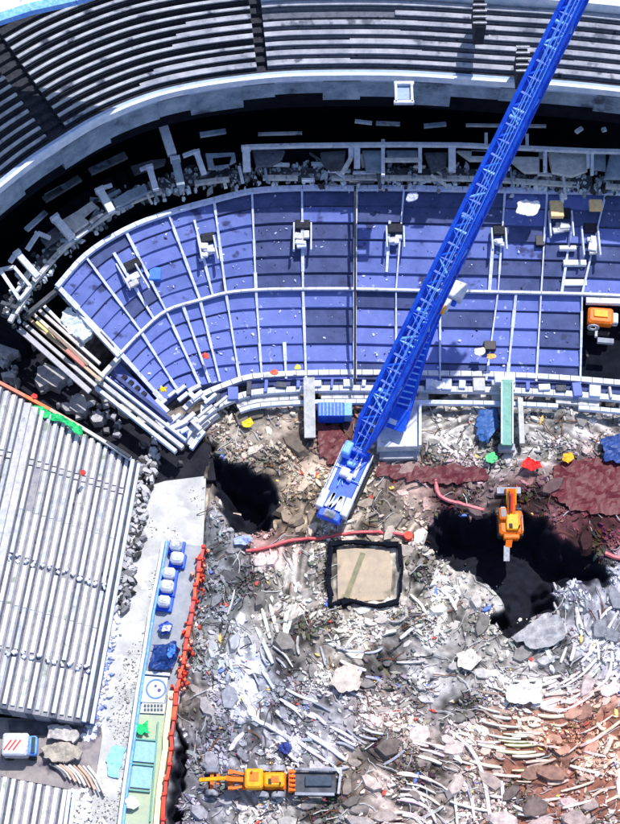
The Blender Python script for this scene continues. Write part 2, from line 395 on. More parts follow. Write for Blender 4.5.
for k, (lab, grp, L) in SET.items():
    for pts in L:
        col = (.92,.74,.62) if k == 'flat' else (.82,.84,.97) if k == 'mid' else WHT
        strip(pts, R.uniform(.26,.5), tuple(v*R.uniform(.85,1) for v in col), lab, grp)
i = 0
while i < 60:          # longer arcs sweeping round the orange soil and the lower middle
    kk_ = i % 3
    if kk_ < 2:
        r, a0 = R.uniform(75, 235), R.uniform(-15, 100) if kk_ else R.uniform(60, 115); da = R.uniform(16, 42)/r; a0 = math.radians(a0)
        pts = [(520+r*math.cos(a0+da*t), 600+r*math.sin(a0+da*t)) for t in (-.5, 0, .5)]; key = 'flat' if kk_ else 'arc'
    else:
        r, a0 = R.uniform(20, 110), R.uniform(-2.3, -.9); da = R.uniform(14, 34)/r; da = min(da, 1.0)
        pts = [(400+r*math.cos(a0+da*t), 850+r*math.sin(a0+da*t)) for t in (-.5, 0, .5)]; key = 'arc'
    px, py = pts[1]; w = P(px, py)
    if not (385 < px < 622 and 655 < py < 826) or not free(px, py) or pitdepth(w.x, w.y) > 0: continue
    c = zone(px, py); c = [min(.92, v*R.uniform(1.1,1.5)+.1) for v in c]
    strip(pts, R.uniform(.16,.36), c, SET[key][0], SET[key][1], lift=.26); i += 1
extra = {'flat': (480,625,690,800,14), 'arc': (390,530,750,826,6), 'right': (530,625,590,690,18), 'mid': (250,400,650,790,22), 'centre': (225,420,560,680,8)}
for k, (xa, xb, ya, yb, n) in extra.items():
    i = 0; seed_used = 0
    while i < n:
        px, py = R.uniform(xa, xb), R.uniform(ya, yb); w = P(px, py)
        if not free(px, py) or pitdepth(w.x, w.y) > 0: continue
        a = field(px, py)+R.gauss(0, .22); L = R.uniform(7, 15); bend = R.uniform(-2.5, 2.5)
        dx, dy = math.cos(a), -math.sin(a)
        kk = R.uniform(.5,1); col = (.92,.7,.58) if k == 'flat' else (.8,.82,.95) if k == 'mid' else WHT
        strip([(px-dx*L, py-dy*L), (px-dy*bend, py+dx*bend), (px+dx*L, py+dy*L)], R.uniform(.16,.34), tuple(v*.9*kk for v in col), SET[k][0], SET[k][1]); i += 1

LAND = [(366,574,'the square tan slab'),(408,537,'the red drum'),(508,641,'the tip of the black pit'),(424,545,'the left end of the black pit'),(610,578,'the right end of the black pit'),(228,784,'the front arm of the lower machine'),(262,784,'the cab of the lower machine'),(318,787,'the dark bed of the lower machine'),
 (524,694,'the flat white patch'),(540,634,'the smooth grey lump'),(469,661,'the cream lump'),(347,682,'the beige mound'),(286,750,'the deep blue sheet'),(585,740,'the orange soil centre'),(620,660,'the right picture edge'),(620,760,'the right edge of the orange soil'),(500,824,'the bottom edge below the orange soil'),(400,824,'the bottom edge right of the machine'),
 (195,600,'the upper red barrier'),(180,678,'the lower red barrier'),(244,541,'the lilac blue sheet')]
seen = {}
for o, pt, col in STRIPS:
    x, y = pt[3]; ax_, ay_ = pt[-1][0]-pt[0][0], -(pt[-1][1]-pt[0][1]); L = math.hypot(ax_, ay_); an = math.degrees(math.atan2(ay_, ax_)) % 180
    bow = math.hypot(x-(pt[0][0]+pt[-1][0])/2, y-(pt[0][1]+pt[-1][1])/2)/L
    lx, ly, nm = min(LAND, key=lambda l: math.hypot(l[0]-x, l[1]-y)); dx, dy = x-lx, y-ly; dd = math.hypot(dx, dy)
    nm = nm.replace('the cab of the lower machine','the lower machine cab').replace('the front arm of the lower machine','the lower machine arm').replace('the dark bed of the lower machine','the lower machine bed').replace('the right edge of the orange soil','the orange soil edge').replace('the bottom edge below the orange soil','the bottom orange edge').replace('the bottom edge right of the machine','the bottom edge').replace('the left end of the','the').replace('the right end of the black pit','the pit end').replace('the tip of the black pit','the pit tip')
    side = ('right of' if dx > 0 else 'left of') if abs(dx) > 1.6*abs(dy) else ('below' if dy > 0 else 'above') if abs(dy) > 1.6*abs(dx) else ('below ' if dy > 0 else 'above ')+('right of' if dx > 0 else 'left of')
    lie = 'level' if an < 22 or an > 158 else 'upright' if 68 < an < 112 else 'leaning right' if an < 90 else 'leaning left'
    key = f"{'long' if L > 34 else 'short' if L < 20 else 'medium'} {'pinkish' if col[0]-col[2] > .15 else 'bluish' if col[2] > col[0]+.05 else 'pale'} {'bowed' if bow > .06 else 'straight'} strip {lie}, {side} {nm}"
    seen.setdefault(key, []).append((dd, o))
for key, L_ in seen.items():
    L_.sort(key=lambda t: t[0])
    for k, (dd, o) in enumerate(L_):
        o['label'] = key if len(L_) == 1 else key+(', nearest to it' if k == 0 else ', farthest from it' if k == len(L_)-1 else ', '+('second','third','fourth','fifth')[min(3, k-1)]+' nearest')
# maroon sheets, framed slab, hoses --------------------------------------------------
def sheet(name, poly, z, col, label, cat, m='paint', thick=.12, rough=.25, n=9, group=None, ground=True):
    """a crumpled tarpaulin: a wavy sheet with thickness, outline given as photo directions"""
    q = MB(); cx = sum(p[0] for p in poly)/len(poly); cy = sum(p[1] for p in poly)/len(poly)
    if max(col)-min(col) > .45 and max(abs(p[0]-cx) for p in poly) < 16: poly = [(cx+(p[0]-cx)*.8, cy+(p[1]-cy)*.75) for p in poly]
    pw = [P(*p, z) for p in poly]; x0, x1 = min(v.x for v in pw), max(v.x for v in pw); y0, y1 = min(v.y for v in pw), max(v.y for v in pw)
    ar = abs(sum(pw[k-1].x*pw[k].y-pw[k].x*pw[k-1].y for k in range(len(pw))))/2; pe = sum((pw[k]-pw[k-1]).length for k in range(len(pw))); cell = max(.07, min(.3, ar/pe/2.6)); nx, ny = int((x1-x0)/cell)+3, int((y1-y0)/cell)+3; pp = [v.xy for v in pw]; vid = {}
    jit = {(a, b): (R.uniform(-.33,.33)*cell, R.uniform(-.33,.33)*cell) for a in range(nx+1) for b in range(ny+1)}
    def vert(a, b, lay):
        k = (a, b, lay)
        if k not in vid:
            x, y = x0+(a-1)*cell+jit[a, b][0], y0+(b-1)*cell+jit[a, b][1]; hh = hgt(x, y) if ground else 0; f = 1.6/max(.8, min(3, (x1-x0)))
            bump = rough*noise.noise((x*.9*f, y*.9*f, z+3))+rough*1.3*abs(noise.noise((x*1.7*f, y*1.7*f, 5)))+rough*.6*abs(noise.noise((x*4.2*f, y*4.2*f, 8)))
            vid[k] = len(q.v); q.v.append((x, y, z+max(-.2, hh)*(.6 if ground else 0)+bump+(thick if lay else 0)))
        return vid[k]
    cells = set()
    for a in range(nx):
        for b in range(ny):
            x, y = x0+(a-.5)*cell, y0+(b-.5)*cell; w1 = noise.noise((x*1.3/cell*.2, y*1.3/cell*.2, 4))*min(cell*2.2, .07*min(x1-x0, y1-y0)+.05)
            if inside(x+w1, y+w1, pp): cells.add((a, b))
    edge = set()
    for a, b in cells:
        for (da, db, e0, e1) in ((0,-1,(0,0),(1,0)), (1,0,(1,0),(1,1)), (0,1,(1,1),(0,1)), (-1,0,(0,1),(0,0))):
            if (a+da, b+db) not in cells: edge |= {(a+e0[0], b+e0[1]), (a+e1[0], b+e1[1])}
    for a, b in edge:      # pull the border onto the outline
        x, y = x0+(a-1)*cell, y0+(b-1)*cell; best = None
        for k in range(len(pp)):
            A, B = pp[k-1], pp[k]; d = B-A; t = min(1, max(0, (Vector((x, y))-A).dot(d)/max(1e-9, d.dot(d)))); c_ = A+d*t; e = (c_-Vector((x, y))).length
            if best is None or e < best[0]: best = (e, c_)
        n_ = noise.noise((x*1.6, y*1.6, 12))*min(.35, cell*1.6); jit[a, b] = (best[1].x-x+n_+R.uniform(-.12,.12)*cell, best[1].y-y+n_+R.uniform(-.12,.12)*cell)
    for a, b in cells:
        q.f.append((vert(a,b,1), vert(a+1,b,1), vert(a+1,b+1,1), vert(a,b+1,1))); q.f.append((vert(a,b,0), vert(a,b+1,0), vert(a+1,b+1,0), vert(a+1,b,0)))
        for (da, db, e0, e1) in ((0,-1,(0,0),(1,0)), (1,0,(1,0),(1,1)), (0,1,(1,1),(0,1)), (-1,0,(0,1),(0,0))):
            if (a+da, b+db) not in cells: A, B = (a+e0[0], b+e0[1]), (a+e1[0], b+e1[1]); q.f.append((vert(*A,0), vert(*B,0), vert(*B,1), vert(*A,1)))
    if not cells: q.prism(pp, z, z+thick)
    o = q.build(name, M[m], None, col); tag(o, label, cat, group)
    return o
sheet('tarpaulin', [(553,466),(580,460),(612,458),(640,458),(640,512),(600,516),(570,510),(552,496)], .3, (.12,.014,.026), 'large maroon tarpaulin spread over the rubble at the right edge', 'tarpaulin', rough=.12)
sheet('tarpaulin', [(318,424),(338,426),(347,440),(340,462),(326,466),(318,450)], .3, (.16,.045,.05), 'dark maroon tarpaulin left of the blue crane body', 'tarpaulin')
sheet('tarpaulin', [(376,464),(410,468),(450,466),(486,470),(488,482),(440,484),(400,480),(378,476)], .3, (.12,.018,.03), 'long narrow maroon tarpaulin just below the white platform', 'tarpaulin', rough=.12)
sheet('tarpaulin', [(520,462),(528,456),(540,464),(545,470),(530,474),(518,470)], .9, (.9,.02,.02), 'bright red crumpled sheet below the teal column', 'tarpaulin')
sheet('tarpaulin', [(561,454),(572,452),(575,460),(568,466),(560,462)], .9, (.95,.5,.03), 'small yellow sheet right of the red sheet in the rubble', 'tarpaulin')
sheet('tarpaulin', [(240,424),(250,418),(256,424),(250,430),(242,430)], .8, (.95,.75,.05), 'small yellow sheet on the rubble left of the grey pillar', 'tarpaulin')
sheet('tarpaulin', [(478,412),(494,408),(500,424),(486,446),(476,438)], .7, (.05,.14,.4), 'dark blue tarpaulin hanging left of the teal column', 'tarpaulin')
sheet('tarpaulin', [(600,440),(625,432),(625,462),(606,462)], .8, (.02,.06,.25), 'dark navy tarpaulin at the right edge above the maroon sheet', 'tarpaulin')
sheet('tarpaulin', [(484,455),(494,452),(500,460),(492,468),(484,464)], .7, (.15,.8,.3), 'small light green sheet at the foot of the teal column', 'tarpaulin')
sheet('tarpaulin', [(232,538),(248,534),(256,540),(246,548),(234,546)], .7, (.4,.48,.95), 'pale lilac blue sheet beside the red hose under the round pit', 'tarpaulin')
sheet('tarpaulin', [(279,746),(288,743),(293,749),(288,755),(280,753)], .6, (.04,.06,.28), 'small deep blue sheet among the scrap above the lower machine', 'tarpaulin')
sheet('tarpaulin', [(334,672),(348,664),(362,672),(360,690),(344,694),(330,684)], .7, (.62,.54,.48), 'smooth beige mound sheet in the middle of the rubble', 'tarpaulin')
sheet('concrete_mass', [(456,655),(470,650),(482,660),(470,672),(458,668)], .7, (.85,.78,.68), 'smooth cream lump of concrete in the centre right rubble', 'concrete', 'stone')
sheet('concrete_mass', [(512,638),(525,628),(545,614),(562,620),(566,638),(550,648),(530,650)], .8, (.45,.45,.47), 'smooth grey lump of concrete at the lower edge of the black pit', 'concrete', 'stone')
sheet('concrete_mass', [(506,688),(524,682),(540,686),(541,704),(520,706),(506,702)], .6, (.95,.93,.9), 'flat white patch of concrete above the orange soil', 'concrete', 'stone')
# the framed slab
fs_ = empty('framed_slab', P(366,574,0), 'square tan concrete slab with a black frame sunk in the rubble', 'concrete slab')
q = MB(); q.prism([P(*p, .5).xy for p in [(336,549),(360,547),(390,549),(393,575),(391,600),(362,602),(346,598),(337,600)]], -.8, .5, .03); q.build('slab', mat('tan_slab', (.5,.4,.29), (.36,.3,.24), .7, stain=((.2,.18,.13), .45, .58), bump=.5), fs_)
fr0 = [(330,545),(366,542),(399,546),(402,574),(399,603),(365,606),(348,601),(331,605),(328,575)]; fr1 = []
for a, b in zip(fr0, fr0[1:]+fr0[:1]): fr1 += [a, ((2*a[0]+b[0])/3, (2*a[1]+b[1])/3), ((a[0]+2*b[0])/3, (a[1]+2*b[1])/3)]
fr = [P(p[0]+R.uniform(-1.5,1.5), p[1]+R.uniform(-1.5,1.5), .8) for p in fr1]
for a, b in zip(fr, fr[1:]+fr[:1]):
    q = MB(); q.bar(a+Vector((R.uniform(-.1,.1),0,R.uniform(-.1,.1))), b, R.uniform(.2,.5), .5); q.build('frame_beam', M['void'], fs_)
q = MB(); q.bar(P(346,598,.56), P(363,553,.56), .5, .06); q.build('mud_streak', mat('mud_streak', (.28,.26,.16), (.18,.17,.12), 1.5), fs_)
# hoses
def hose(pts, r, col, label, name='hose', cat='hose'):
    c = crom([(*p, 0) for p in pts], 30); q = MB(); ws = []
    for p in c: w = P(p.x, p.y, .6); ws.append((w.x, w.y, max(hgt(w.x, w.y), -.2)+.3+R.uniform(-.03,.03)))
    q.tube(ws, r); o = q.build(name, M['paint'], None, col); tag(o, label, cat); return o
hose([(246,550),(265,548),(290,540),(318,538),(345,534),(375,532),(405,536)], .17, (.75,.12,.14), 'red hose running level from the round pit to the crane')
hose([(436,478),(438,492),(446,500),(462,504),(484,510)], .2, (.85,.22,.25), 'pink red hose curling left of the upper orange excavator')
hose([(605,554),(620,558),(640,560)], .22, (.85,.2,.22), 'short red hose at the right edge beside the black pit')
q = MB(); w = P(408,537,.6); q.tube([(w.x,w.y,.1),(w.x,w.y,.25),(w.x,w.y,1.1),(w.x,w.y,1.15)], .42, 12); q.tube([(w.x,w.y,.55),(w.x,w.y,.62)], .46, 12)
tag(q.build('drum', M['red']), 'bright red drum standing above the corner of the square slab', 'drum')

# ------------------------------------------------------------------ concourse floor, void
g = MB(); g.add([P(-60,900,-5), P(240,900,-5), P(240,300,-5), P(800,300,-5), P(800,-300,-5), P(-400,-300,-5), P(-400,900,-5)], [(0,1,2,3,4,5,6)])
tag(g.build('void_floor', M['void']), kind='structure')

# ------------------------------------------------------------------ upper stand
LIP = [(-70,250),(-30,214),(0,189),(30,165),(60,145),(100,121),(150,100),(200,88),(260,80),(310,77),(400,77),(500,83),(560,87),(620,93),(690,101)]
NL = 150; ZL = 20.0
lipw = [P(p.x, p.y, ZL) for p in crom([(*p, 0) for p in LIP], NL)]
def nrm(i):
    d = lipw[min(i+1, NL)]-lipw[max(i-1, 0)]; return Vector((-d.y, d.x, 0)).normalized()
NRM = [nrm(i) for i in range(NL+1)]
def off(i, d, z): v = lipw[i]+NRM[i]*d; return Vector((v.x, v.y, z))
def lip_index(px): return min(range(NL+1), key=lambda i: abs(proj(lipw[i])[0]-px))
upper = empty('upper_stand', (0, 26, 0), 'curved upper tier of grey bench rows along the top of the picture', 'stand')
def sweep(i0, i1, prof, name, m, parent, step=1):
    """prof: closed list of (offset, z), swept along the lip curve"""
    q = MB(); n = len(prof); idx = list(range(i0, i1, step))+[i1]
    for i in idx:
        for d, z in prof: q.v.append(tuple(off(i, d, z)))
    for a in range(len(idx)-1):
        for k in range(n): q.f.append((a*n+k, a*n+n+k, a*n+n+(k+1) % n, a*n+(k+1) % n))
    q.f.append(tuple(range(n))); q.f.append(tuple(range(len(q.v)-n, len(q.v)))[::-1])
    return q.build(name, m, parent)
sweep(0, NL, [(-.1,19.55),(.25,19.55),(.25,20.35),(-.1,20.35)], 'rail', M['lipw'], upper)
sweep(0, NL, [(.25,18.9),(.75,18.9),(.75,20.1),(.25,20.1)], 'gutter', M['lip'], upper)
sweep(0, NL, [(.77,18.9),(1.25,18.9),(1.25,19.8),(.77,19.8)], 'channel', M['step_d'], upper)
edge = [(0,19.55)]
# ragged fascia panels below the lip, each its own panel
i = 0; k = 0
while i < NL-1:
    j = min(NL, i+R.randint(5, 10)); hgt_f = R.uniform(2.4, 4.2)
    sweep(i, j, [(.25+.05*(k % 2), 19.55-hgt_f), (.75, 19.55-hgt_f), (.75, 19.5), (.25+.05*(k % 2), 19.5)], 'fascia_panel', M['fascia'], upper); i = j; k += 1
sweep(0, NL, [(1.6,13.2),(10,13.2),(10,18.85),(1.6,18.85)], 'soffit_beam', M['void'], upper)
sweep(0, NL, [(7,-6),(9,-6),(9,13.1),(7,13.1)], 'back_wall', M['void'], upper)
gaps = [(56,84,'v'), (257,267,'v')]
bl = [(0, lip_index(58), 'bench', 'step_d'), (lip_index(74), lip_index(258), 'bench', 'step_d'), (lip_index(267), NL, 'bench_l', 'step_m')]
RD, RZ = .84, .4
for bi, (i0, i1, bm_, sm_) in enumerate(bl):
    for r in range(30 if bi < 2 else 16):
        d = 1.3+r*RD; z = 20.0+r*RZ
        if bi == 2 and r > 6: d += .9; z += .8
        pr = [proj(off(i, d, z)) for i in range(i0, i1+1)]
        vis = [n for n, p in enumerate(pr) if -14 < p[0] < 640 and -14 < p[1] < 840]
        if not vis: continue
        a, b = i0+max(0, vis[0]-1), min(i1, i0+vis[-1]+1)
        if b-a < 2: continue
        sweep(a, b, [(d, z-1.1), (d+RD, z-1.1), (d+RD, z), (d, z)], 'step', M[sm_], upper)
        # bench planks, split in lengths with some torn away
        s = a
        while s < b-1:
            e = min(b, s+R.randint(9, 26) if bi < 2 else s+R.randint(12, 30))
            if e-s >= 2 and R.random() > (.05 if bi < 2 else .1):
                light = bi == 1 and proj(off(s, d, z))[0] > 120 and r < 6
                wd = R.uniform(.26,.33) if not (bi == 2 or light) else R.uniform(.4,.58)
                sweep(s, e, [(d+.12, z+.1), (d+.12+wd, z+.1), (d+.12+wd, z+.26+R.uniform(0,.04)), (d+.12, z+.26)], 'bench', M['bench_l' if (light or bi == 2) else bm_], upper)
            s = e
# dark stair gullies between the blocks
for a, b in ((lip_index(58), lip_index(74)), (lip_index(258), lip_index(267))):
    q = MB()
    for r in range(28):
        for s in ((a, b),):
            d = 1.3+r*RD; z = 19.6+r*RZ
            p = [off(s[0], d, 0).xy, off(s[1], d, 0).xy, off(s[1], d+RD, 0).xy, off(s[0], d+RD, 0).xy]; q.prism(p, z-1.2, z)
    q.build('stair_gully', M['step_d'], upper)['kind'] = 'stuff'
# parapet between the two upper blocks, right part
i0 = lip_index(267)
sweep(i0, NL, [(1.3+7*RD, 22.2), (1.3+7*RD+.85, 22.2), (1.3+7*RD+.85, 23.75), (1.3+7*RD, 23.75)], 'parapet', M['lipw'], upper)
# clutter boxes on the tier
def boxat(px, py, z, sx, sy, sz, m, name, parent, rot=0, bev=.05, lab=None):
    q = MB(); c = P(px, py, z); q.box((c.x, c.y, z-sz/2), (sx, sy, sz), Matrix.Rotation(rot, 3, 'Z'), bev); o = q.build(name, M[m], parent)
    if lab: o['label'] = lab
    return o
hs = empty('hoist_bracket', P(404,92,20), 'pale square bracket hanging over the white edge of the upper tier', 'bracket')
for (x, y, w, h) in ((396,92,.25,2.2), (412,92,.25,2.2), (404,82,1.9,.35), (404,101,1.9,.35)): boxat(x, y, 20.9, w, h, .4, 'white', 'bar', hs)
boxat(404, 92, 20.5, 1.5, 1.7, .12, 'lip', 'panel', hs)
for (x, y, lab) in ((480, 12, 'black stair tower at the top edge left of the boom tip'), (523, 60, 'dark vertical duct on the upper tier right of the boom')):
    t = empty('service_tower' if y < 30 else 'duct', P(x, y, 23), lab, 'tower' if y < 30 else 'duct')
    boxat(x, y, 25.6 if y < 30 else 23.6, 1.0, 3.4 if y < 30 else 2.8, 2.6, 'step_d', 'shaft', t)
    for k in range(5): boxat(x, y-14+k*6, 25.9 if y < 30 else 23.9, 1.3, .18, .15, 'steel', 'rung', t)
# roof edge at the top corner
rf = empty('roof_edge', P(30,-5,33), 'white and blue roof edge in the top left corner', 'roof')
q = MB(); q.prism([P(*p, 33).xy for p in [(-60,-40),(-60,38),(-10,22),(30,9),(75,-1),(110,-12),(140,-40)]], 32.2, 33); q.build('roof_sheet', mat('roof_white', (.85,.87,.95), (.55,.66,.95), .5, stain=((.3,.36,.5), 1.2, .62)), rf)
e = [P(*p, 33.3) for p in [(-60,38),(-10,22),(30,9),(75,-1),(110,-12)]]
for a, b in zip(e, e[1:]): q = MB(); q.bar(a, b, .9, .6); q.build('gutter', M['blue_l'], rf)

# ------------------------------------------------------------------ lower blue stand
# radial lines: top, middle aisle, bottom (photo directions)
RADS = [((57,287),(120,354),(163,402)), ((85,256),(141,332),(178,391)), ((125,230),(166,311),(200,385)), ((168,213),(200,300),(220,382)), ((214,200),(226,293),(240,381)),
        ((252,191),(256,290),(262,380)), ((302,188),(303,289),(306,379)), ((355,188),(354,289),(354,379)), ((404,188),(396,290),(396,380)), ((448,189),(440,291),(440,380)),
        ((505,190),(498,292),(486,381)), ((547,191),(541,293),(536,382)), ((606,192),(582,294),(580,384)), ((650,194),(650,297),(650,385))]
NLR, NUR = 5, 6
low = empty('lower_stand', (0, 10, 0), 'violet blue terraced stand of bare concrete steps split by pale stairs', 'stand')
VZ = [1.4+.55*k for k in range(NLR)]+[1.4+.55*NLR+.35+.6*k for k in range(NUR+1)]
def rpt(i, f, v):
    """photo direction on the fan at bay i+f and row line v"""
    def at(i, v):
        T, Mm, B = RADS[i]
        if v <= NLR: k = v/NLR; return Vector((B[0]+(Mm[0]-B[0])*k, B[1]+(Mm[1]-B[1])*k))
        k = (v-NLR)/NUR; return Vector((Mm[0]+(T[0]-Mm[0])*k, Mm[1]+(T[1]-Mm[1])*k))
    n = len(RADS); a = at(max(i-1, 0), v); b = at(i, v); c = at(min(i+1, n-1), v); d = at(min(i+2, n-1), v)
    if i == 0: a = 2*b-c
    if i >= n-2: d = 2*c-b
    # tangents scaled by bay length so that unequal bays do not wobble
    L1, L0, L2 = (c-b).length, max(.1, (b-a).length), max(.1, (d-c).length)
    m1 = ((c-b)/L1+(b-a)/L0)*.5*L1; m2 = ((d-c)/L2+(c-b)/L1)*.5*L1; t = f
    return b*(2*t**3-3*t*t+1)+m1*(t**3-2*t*t+t)+c*(-2*t**3+3*t*t)+m2*(t**3-t*t)
def G(i, f, v): p = rpt(i, f, v); return P(p.x, p.y, VZ[v])
HOLES = {(12,0),(12,1),(12,2),(12,3),(12,4)}
for i in range(len(RADS)-1):
    for v in range(NLR+NUR):
        if (i, v) in HOLES: continue
        fr_ = [G(i, k/3, v).xy for k in range(4)]; bk = [G(i, k/3, v+1).xy for k in range(4)]
        dz = R.uniform(-.03,.03); z = VZ[v]+dz
        q = MB(); lift_ = VZ[v+1]-VZ[v]-.27
        q.v = [(p.x, p.y, z-1.2) for p in fr_]+[(p.x, p.y, z-1.2) for p in bk]+[(p.x, p.y, z) for p in fr_]+[(p.x, p.y, z+lift_) for p in bk]
        q.f = [(0,4,5,1),(1,5,6,2),(2,6,7,3),(8,9,13,12),(9,10,14,13),(10,11,15,14),(0,1,9,8),(1,2,10,9),(2,3,11,10),(4,12,13,5),(5,13,14,6),(6,14,15,7),(0,8,12,4),(3,7,15,11)]
        m_ = 'seat_blue' if (v >= NLR) else 'seat_blue2'
        if v >= NLR and (i in (5, 6, 10, 11, 12) or (v > 8 and 2 < i)) and R.random() < .7: m_ = 'seat_dark'  # top rows mostly darker blue: overhang shade put into the colour; some bays too
        elif R.random() < .14: m_ = 'seat_dark'
        elif R.random() < .2: m_ = 'seat_blue2'
        q.build('terrace_slab', M[m_], low)
        # a dark gutter along the foot of each riser
        q = MB(); 
        for a, b in zip(bk, bk[1:]): q.bar((*a, z+lift_+.03), (*b, z+lift_+.03), .14, .05)
        q.build('gutter', M['step_d'], low) if v != NLR-1 and R.random() < .35 else None
# pale radial stairs and the middle walkway
def stairs(i, f, va, vb, w, m_='stair'):
    q = MB()
    for v in range(va, vb):
        a, b = G(i, f, v), G(i, f, v+1); d = Vector((b.x-a.x, b.y-a.y)); L = d.length; d /= L; n = Vector((-d.y, d.x))*w/2
        za, zb = VZ[v]+.14, VZ[v+1]+.14
        q.bar((a.x, a.y, za), (b.x+d.x*.06, b.y+d.y*.06, zb), w*R.uniform(.5, .95), .13)
    q.build('stair', M[m_], low)
for i in range(1, len(RADS)-1):
    stairs(i, 0, 0, NLR, .24 if i > 6 else .32)
    if i not in (9,): stairs(i, 0, NLR, NLR+NUR, .24 if i > 6 else .34)
stairs(0, .02, 0, NLR+NUR, .6, 'white')
stairs(7, .03, 0, NLR+NUR, .35, 'white')
for (i, f, a, b) in ((3,.5,NLR,NLR+NUR-1), (1,.55,NLR,NLR+5), (2,.5,0,NLR), (5,.55,0,2), (7,.75,NLR+1,NLR+4), (10,.42,0,NLR), (11,.5,NLR,NLR+4), (9,.85,NLR,NLR+3)): stairs(i, f, a, b, .38)
def along(v, z_up, w, h, name, m_, parent, i0=0, i1=None, shift=0, skip=0, dpx=(0,0)):
    i1 = i1 or len(RADS)-1; pts = []
    for i in range(i0, i1):
        for k in range(4): p = rpt(i, k/4, v); pts.append(P(p.x+dpx[0], p.y+dpx[1], VZ[v]+z_up))
    for s in range(0, len(pts)-1, 4):
        if R.random() < skip: continue
        seg = pts[s:s+5]; q = MB()
        for a, b in zip(seg, seg[1:]): q.bar(a, b+(b-a)*.04, w, h)
        q.build(name, M[m_], parent)
along(NLR, .12, .26, .3, 'walkway_kerb', 'white', low, 0, None)
along(NLR+NUR, .15, .5, .4, 'back_kerb', 'stair', low, 0, None)
# vomitories: openings and pale patched blocks in the terraces
def vomit(i, f, v, w, hh, lab, mats=('white','step_d'), kx=0):
    p = rpt(i, f, v); z = VZ[v]
    t = empty('vomitory', P(p.x, p.y, z), lab, 'opening')
    for k in range(6):
        boxat(p.x+R.uniform(-.3,.3)*w*10, p.y+R.uniform(-.35,.35)*hh*10, z+.35+R.uniform(0,.4), w*R.uniform(.3,.7), hh*R.uniform(.2,.5), .35, R.choice((mats[0],'stair','conc')), 'broken_cover', t, rot=kx+R.uniform(-.25,.25))
    boxat(p.x, p.y-hh*5-6, z+.75, w*.9, 1.0, .5, mats[1], 'opening', t, rot=kx)
    for s in (-1, 1): boxat(p.x+s*w*5.4, p.y-3, z+.95, .16, hh+1.4, .5, 'stair', 'side_wall', t, rot=kx)
vomit(3, .66, 8, 1.5, 1.4, 'pale stair cover with a black opening in the left bays of the blue stand', kx=.2)
vomit(6, 0, 8, 1.6, 1.8, 'pale stair cover left of the dark centre line in the upper blue terraces')
vomit(7, .9, 8, 1.6, 1.1, 'pale torn stair cover between centre line and boom in the blue terraces')
vomit(10, -.05, 8, 1.3, 1.1, 'small white stair cover just right of the boom')
vomit(12, -.7, 9, 2.1, 1.6, 'wide white stair cover in the right bays of the blue stand')
vomit(12, -.05, 8, 1.5, 2.0, 'tall white stair cover beside the black opening at the right')
vomit(1, .62, 8, 1.8, 1.8, 'broken white stair cover in the leftmost upper bay of the blue stand', kx=.5)
for (x, y) in ((557,208),(596,204)):
    b = boxat(x, y, 8.6, 1.3, 1.9 if x < 570 else 1.2, .5, 'paint', 'plywood_box', None); b.color = (.85,.6,.3,1)
    tag(b, 'tan plywood box on the back row, '+('left and taller of the two' if x < 570 else 'right and smaller of the two'), 'box')
for (x, y, z, w, h, c, lab) in ((575,282,4.6,2.4,.7,(.8,.84,.95),'white block on the middle aisle at the right'), (575,262,5.6,2.3,.6,(.8,.84,.95),'white slab one row above the middle aisle at the right'),
                          (568,247,6.3,1.7,.45,(.8,.84,.95),'narrow white slab in the right bays above two others'), (128,290,5.4,1.8,1.0,(.75,.8,.95),'white rubble block in the leftmost blue bay'), (118,270,6.0,1.2,.8,(.7,.75,.95),'small white block above the rubble block in the leftmost bay'),
                          (155,273,5.9,1.2,1.4,(.05,.2,.75),'deep blue square panel in the second upper bay'), (540,240,6.2,.9,1.2,(.01,.01,.03),'black square hatch in the right upper bays'), (490,345,2.6,1.2,1.0,(.02,.02,.03),'black barred hatch in the lower bays right of the boom')):
    b = boxat(x, y, z+.3, w, h, .5, 'paint', 'block' if 'block' in lab or 'slab' in lab else ('panel' if 'panel' in lab else 'hatch'), None, rot=.6 if x < 140 else 0); b.color = (*c, 1)
    tag(b, lab, 'block' if 'block' in lab or 'slab' in lab else ('panel' if 'panel' in lab else 'hatch'))
for (x, y, z, c, lab, s) in ((206,357,2.9,(.9,.12,.08),'red sheet lying on the lower terraces of the left bays',5), (274,373,2.2,(.9,.2,.1),'red orange sheet at the front edge of the blue stand',6), (298,368,2.3,(.85,.85,.15),'yellow green sheet at the front edge of the blue stand',5),
                          (492,357,2.8,(.95,.5,.15),'orange sheet in front of the barred hatch',6), (163,390,2.6,(.95,.7,.03),'yellow star shaped sheet at the lower left tip of the blue stand',7), (437,384,2.2,(.75,.78,.9),'pale sheet at the front right of the boom foot',7), (530,208,8.5,(.8,.85,.95),'white sheet on the top row right of the boom',12), (480,352,2.9,(.9,.85,.8),'cream sheet left of the orange sheet',6),
                          (412,198,8.6,(.55,.6,.9),'pale sheet on the top row near the boom',7)):
    n = 10 if 'star' in lab else 7
    poly = [(x+s*(1 if k % 2 or 'star' not in lab else .4)*math.cos(2*math.pi*k/n)*R.uniform(.8,1.25), y+s*(.8 if k % 2 or 'star' not in lab else .35)*math.sin(2*math.pi*k/n)*R.uniform(.7,1.1)) for k in range(n)]
    sheet('tarpaulin', poly, z+.42, c, lab, 'tarpaulin', ground=False, rough=.2)
